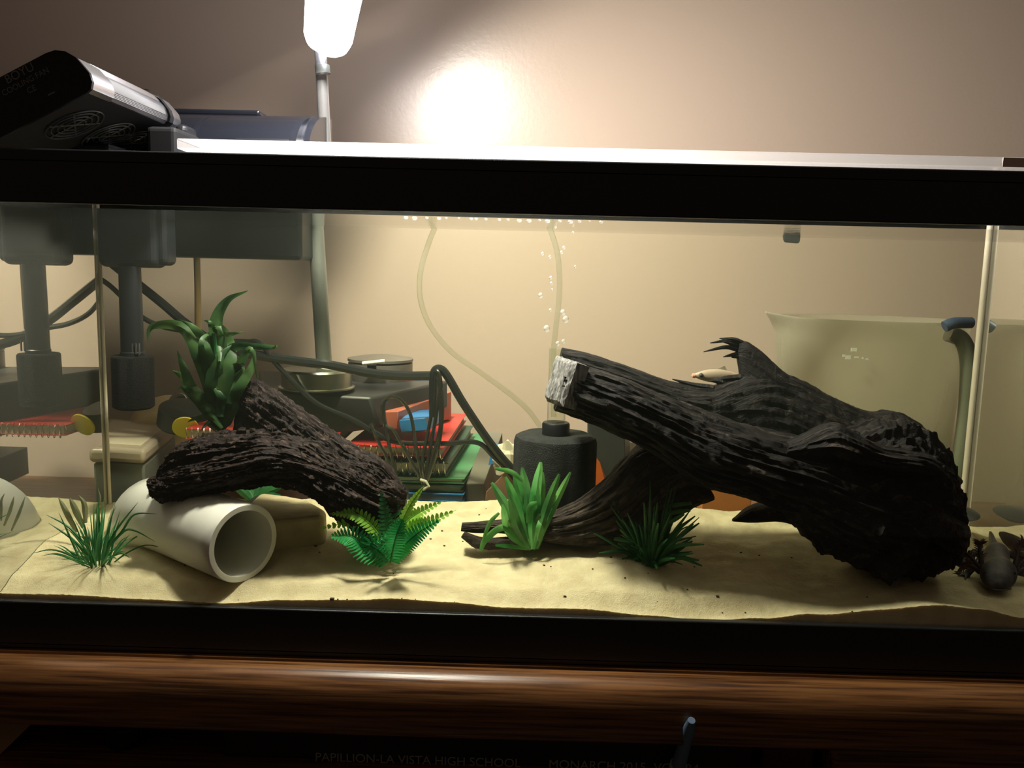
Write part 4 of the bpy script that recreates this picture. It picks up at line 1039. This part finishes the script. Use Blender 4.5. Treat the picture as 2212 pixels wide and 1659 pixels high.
# ------------------------------------------------------------ cables behind the back glass
o = cable('power_cable', [(0,560,1.17),(120,560,1.17),(215,602,1.17),(262,640,1.165),(300,680,1.165),(345,704,1.165),(400,716,1.17),(470,735,1.17),(530,738,1.17),(562,742,1.165),(600,790,1.165),(680,868,1.165),(760,905,1.16),(812,935,1.158),(860,956,1.158),(960,958,1.158),(1030,956,1.158),(1065,985,1.158),(1095,1015,1.158),(1120,1045,1.16)], .0037, cablem)
tag(o, 'thin black cable drooping from the filter across the notebook stack', 'cable')
o = cable('power_cable', [(230,560,1.18),(300,615,1.178),(350,655,1.178),(410,705,1.175),(480,748,1.172),(560,768,1.168),(640,780,1.165),(720,790,1.163),(800,806,1.16),(870,812,1.158),(930,812,1.157)], .0068, cablem)
tag(o, 'thick black cable running from the filter over the lamp base', 'cable')
o = cable('power_cable', [(936,900,1.157),(936,840,1.157),(938,805,1.156),(950,797,1.156),(966,812,1.156),(1000,870,1.156),(1050,945,1.156),(1085,990,1.157),(1105,1012,1.158)], .0062, cablem)
tag(o, 'thick black cable slanting down from the coil to the sponge filter', 'cable')
coil = thing('coiled_cable', P(915, 1045, 1.15), 'shiny black cable coil tied with a twist behind the aquarium glass', 'cable')
cg = mat('glossy_cable', (.05, .05, .046, 1), .12, metal=.4, spec=1.0)
for pp in [[(915,1045),(870,965),(850,930),(832,915),(825,880),(835,862),(852,857),(872,870),(888,900),(898,960),(905,1000),(915,1045)],
           [(918,1045),(925,990),(935,940),(945,880),(952,835),(948,805),(940,808),(938,860),(925,930),(912,1000),(918,1045)],
           [(914,1045),(880,980),(868,955)], [(920,1045),(935,985),(950,930),(952,880),(950,830)], [(850,1040),(835,990),(815,950),(800,915)], [(858,1040),(842,970),(830,900),(830,870)],
           [(922,1045),(948,960),(956,870),(944,812)]]:
    q = catmull([P(a, c, 1.152 + .003*math.sin(a*.13)) for a, c in pp], 6)
    MB().tube(q, .0026, 8).out('cable_loop', cg, coil)
MB().tube([P(908, 1036, 1.148), P(920, 1040, 1.146), P(926, 1050, 1.146), P(914, 1058, 1.148)], .0022, 8).out('twist_tie', mat('white_tie', (.6, .58, .5, 1), .5), coil)

# ------------------------------------------------------------ fish
fp = P(1548, 812, 1.08)
fish = thing('small_fish', fp, 'small pale translucent fish with a pink snout behind the log', 'fish')
v = []; f = []; st_ = [(-.031, .0008, .001), (-.028, .003, .0028), (-.020, .006, .005), (-.010, .0085, .006), (.004, .009, .006), (.018, .0065, .004), (.028, .003, .0015), (.033, .0025, .001)]
for (x, hh, ww) in st_:
    for k in range(16):
        a = 2*math.pi*k/16; v.append(fp + Vector((x, math.sin(a)*ww, math.cos(a)*hh)))
for i in range(len(st_)-1):
    for k in range(16): f.append((i*16+k, (i+1)*16+k, (i+1)*16+(k+1) % 16, i*16+(k+1) % 16))
f += [tuple(range(16)), tuple((len(st_)-1)*16 + k for k in range(15, -1, -1))]
mesh('fish_body', v, f, mat('pale_fish', (.42, .34, .24, 1), .4, sub=.2, color2=(.5, .36, .27, 1)), fish)
MB().lathe([(0, -.0032), (.0024, -.002), (.0032, 0), (.0024, .002), (0, .0032)], fp + Vector((-.0215, -.0048, .001)), 14).out('eye', mat('fish_eye', (.08, .07, .08, 1), .2), fish)
MB().lathe([(0, 0), (.0034, .002), (.003, .005), (0, .007)], fp + Vector((-.0265, 0, -.0004)), 12, axis=(-1, 0, 0)).out('snout', mat('pink_snout', (.75, .33, .22, 1), .5), fish)
finm = mat('fin', (.42, .38, .27, 1), .5)
for (pl) in [[(.030, 0, 0), (.048, 0, .009), (.045, 0, 0), (.048, 0, -.009)], [(-.002, 0, .008), (.010, 0, .014), (.014, 0, .006), (.006, 0, .006)], [(.0, 0, -.008), (.010, 0, -.013), (.012, 0, -.006), (.005, 0, -.007)]]:
    vv = [fp + Vector(p) for p in pl]; vv2 = [p + Vector((0, .0006, 0)) for p in vv]
    mesh('fin', vv + vv2, [(0,1,2,3),(7,6,5,4),(0,4,5,1),(1,5,6,2),(2,6,7,3),(3,7,4,0)], finm, fish, smooth=False)

# ------------------------------------------------------------ axolotl
ax_h = G(2160, 1278)
hz = gz(ax_h.x, ax_h.y)
axo = thing('axolotl', Vector((ax_h.x, ax_h.y, hz)), 'dark axolotl with reddish feathery gills facing the glass at far right', 'axolotl')
H0 = Vector((ax_h.x, ax_h.y + .006, hz + .017))
VX = .80*H0.x/H0.y      # the body runs straight away from the glass towards the right rear
def A_(x, y, z):
    y = y if y < .03 else .03 + (y - .03)*.72
    return H0 + Vector((x + VX*y, y, z))
sk = [(A_(0, -.024, -.0065), .006, .0028), (A_(0, -.021, -.0055), .0125, .0065), (A_(0, -.013, -.002), .0185, .0105), (A_(0, -.002, .001), .0220, .0140), (A_(0, .008, .003), .0215, .0150), (A_(0, .018, .004), .0175, .0145),
      (A_(0, .032, .006), .0160, .0150), (A_(0, .055, .009), .0165, .0160), (A_(0, .080, .007), .0105, .0120), (A_(-.001, .098, .008), .0060, .0115), (A_(-.002, .118, .011), .0036, .0110), (A_(-.003, .134, .014), .0024, .0080), (A_(-.004, .145, .017), .0010, .003)]
b = MB(); vs_ = []; fs = []; sg = 28
cs_ = catmull([k[0] for k in sk], 4); rr2 = catmull([Vector((k[1], k[2], 0)) for k in sk], 4)
for c, q in zip(cs_, rr2):
    for k in range(sg):
        a = 2*math.pi*k/sg; vs_.append(c + Vector((math.cos(a)*max(q.x, .0008), 0, math.sin(a)*max(q.y, .0008))))
for i in range(len(cs_)-1):
    for k in range(sg): fs.append((i*sg+k, i*sg+(k+1) % sg, (i+1)*sg+(k+1) % sg, (i+1)*sg+k))
fs += [tuple(range(sg-1, -1, -1)), tuple((len(cs_)-1)*sg+k for k in range(sg))]
b.add(vs_, fs)
def gnd(px, py, up=.003):
    p = G(px, py); return Vector((p.x, p.y, gz(p.x, p.y) + up))
def limb(sh, ft, toes, r0, tr_):
    kn = sh.lerp(ft, .55) + Vector((0, .002, .006))
    q = catmull([sh, kn, ft], 6); n = len(q)
    b.tube(q, [lerp(r0, .0036, i/(n-1)) for i in range(n)], 12)
    bd = ft - kn; bd.z = 0; bd.normalize()
    b.tube([ft - bd*.003, ft, ft + bd*.004], [.0036, .0046, .003], 12)
    for a in toes:
        d = Matrix.Rotation(R(a), 3, 'Z') @ bd
        b.tube([ft, ft + d*.007, ft + d*.012 - Vector((0, 0, .001)), ft + d*.018 - Vector((0, 0, .002))], [.0022, .0018, .0014, .0008], 8)
for sgn in (-1, 1):
    sh = A_(sgn*.013, .022, .001); ft = gnd(2088, 1246) if sgn < 0 else A_(.056, -.004, -.013)
    limb(sh, ft, (-55, -18, 18, 55), .0062, 1)
    sh = A_(sgn*.010, .082, .004); x_, y_ = (A_(sgn*.036, .078, 0)).x, A_(0, .078, 0).y
    limb(sh, Vector((x_, y_, gz(min(x_, XR), y_) + .003)), (-60, -30, 0, 30, 60), .006, 1)
ob = b.out('axolotl_body', None, None)
rm = ob.modifiers.new('remesh', 'REMESH'); rm.mode = 'VOXEL'; rm.voxel_size = .00095; rm.use_smooth_shade = True
sm = ob.modifiers.new('smooth', 'SMOOTH'); sm.iterations = 3; sm.factor = .5
bpy.context.view_layer.update()
nm = bpy.data.meshes.new_from_object(ob.evaluated_get(bpy.context.evaluated_depsgraph_get()))
bpy.data.objects.remove(ob)
axm = mat('axolotl_skin', (.030, .030, .038, 1), .42, bump=.3, bscale=300, color2=(.075, .066, .06, 1), vscale=120)
ob = bpy.data.objects.new('axolotl_body', nm); col.objects.link(ob); nm.materials.clear(); nm.materials.append(axm)
nm.polygons.foreach_set('use_smooth', [True]*len(nm.polygons)); ob.parent = axo; ob.matrix_parent_inverse = Matrix.Translation(-axo.location)
gillm = mat('gill_red_brown', (.075, .026, .018, 1), .5); gstem = mat('gill_stem', (.03, .018, .018, 1), .5)
gl_ = [(-1, (-.020, .013, .008), (-.024, .020, .034)), (-1, (-.021, .012, .004), (-.047, .016, .024)), (-1, (-.021, .011, .0), (-.044, .006, .008)),
       (1, (.020, .013, .008), (.028, .020, .036)), (1, (.021, .012, .004), (.046, .016, .022)), (1, (.021, .011, .0), (.050, .006, .006))]
for sgn, a, c in gl_:
    a, c = A_(*a), A_(*c); mid = a.lerp(c, .55) + Vector((0, .003, .004))
    q = catmull([a, mid, c], 6); n = len(q)
    gs = MB().tube(q, [.0034*(1 - .8*i/(n-1)) for i in range(n)], 8).out('gill_stalk', gstem, axo)
    b = MB()
    for i in range(2, n):
        tan = (q[min(i+1, n-1)] - q[i-1]).normalized(); s_ = tan.cross(Vector((0, 1, 0))).normalized()
        for sg in (-1, 1):
            for k in range(2):
                d = (s_*sg*1.0 + tan*.7 + Vector((0, rnd.uniform(-.5, .5), 0))).normalized(); L = rnd.uniform(.006, .011)
                b.tube([q[i], q[i] + d*L*.6, q[i] + d*L - Vector((0, 0, .001))], [.0011, .0008, .0002], 4)
    o = b.out('gill_filaments', gillm, gs)
for sgn in (-1, 1):
    MB().lathe([(0, -.0018), (.0015, -.001), (.0018, 0), (.0015, .001), (0, .0018)], A_(sgn*.0172, -.008, .0062), 12).out('eye', mat('axolotl_eye', (.01, .01, .012, 1), .1), axo)
q = [A_(x, -.0262 + (abs(x)/.014)**2*.009, -.0078 - (abs(x)/.014)**2*.0015) for x in [-.014 + .0028*i for i in range(11)]]
MB().tube(q, .0006, 5).out('mouth_line', mat('mouth', (.10, .07, .05, 1), .6), axo)

# ------------------------------------------------------------ debris on the sand
b = MB()
spots = [(515,1297),(717,1303),(750,1311),(730,1302),(897,1320),(982,1322),(868,1306),(1352,1215),(1345,1208),(1320,1205),(1282,1187),(1460,1205),(1452,1215),(1440,1205),(1640,1200),(1710,1205),(1600,1195),
         (930,1165),(960,1180),(682,1180),(740,1062),(1050,1100),(1110,1170),(1250,1160),(1280,1230),(1190,1225),(1175,1222),(1550,1290),(1500,1225),(1840,1330),(1873,1290),(1560,1325),(1610,1325),(377,1212),(400,1222),(1000,1170),
         (1035,1113),(955,1148),(1005,1152),(1220,1290),(1485,1275),(1350,1250),(1400,1240),(1420,1300),(690,1195),(850,1240),(360,1135)]
for (x, y) in spots:
    p = G(x, y); s_ = rnd.uniform(.0006, .0016)
    if y > 1288 + (x-1106)*.03: s_ *= .6
    if (x, y) == (717, 1303): s_ = .0022
    d = [Vector((rnd.uniform(-1, 1), rnd.uniform(-1, 1), rnd.uniform(-.2, 1)))*s_ for _ in range(3)]
    c8 = [Vector((sx*s_*rnd.uniform(.5, 1.3), sy*s_*rnd.uniform(.5, 1), sz*s_*.5)) for sz in (-1, 1) for (sx, sy) in ((-1, -1), (1, -1), (1, 1), (-1, 1))]
    b.hexa([Vector((p.x, p.y, gz(p.x, p.y) + .0004)) + c for c in c8])
o = b.out('debris', mat('dark_debris', (.05, .03, .015, 1), .8), smooth=False)
tag(o, 'tiny dark specks of debris scattered over the cream sand', 'debris', kind='stuff')
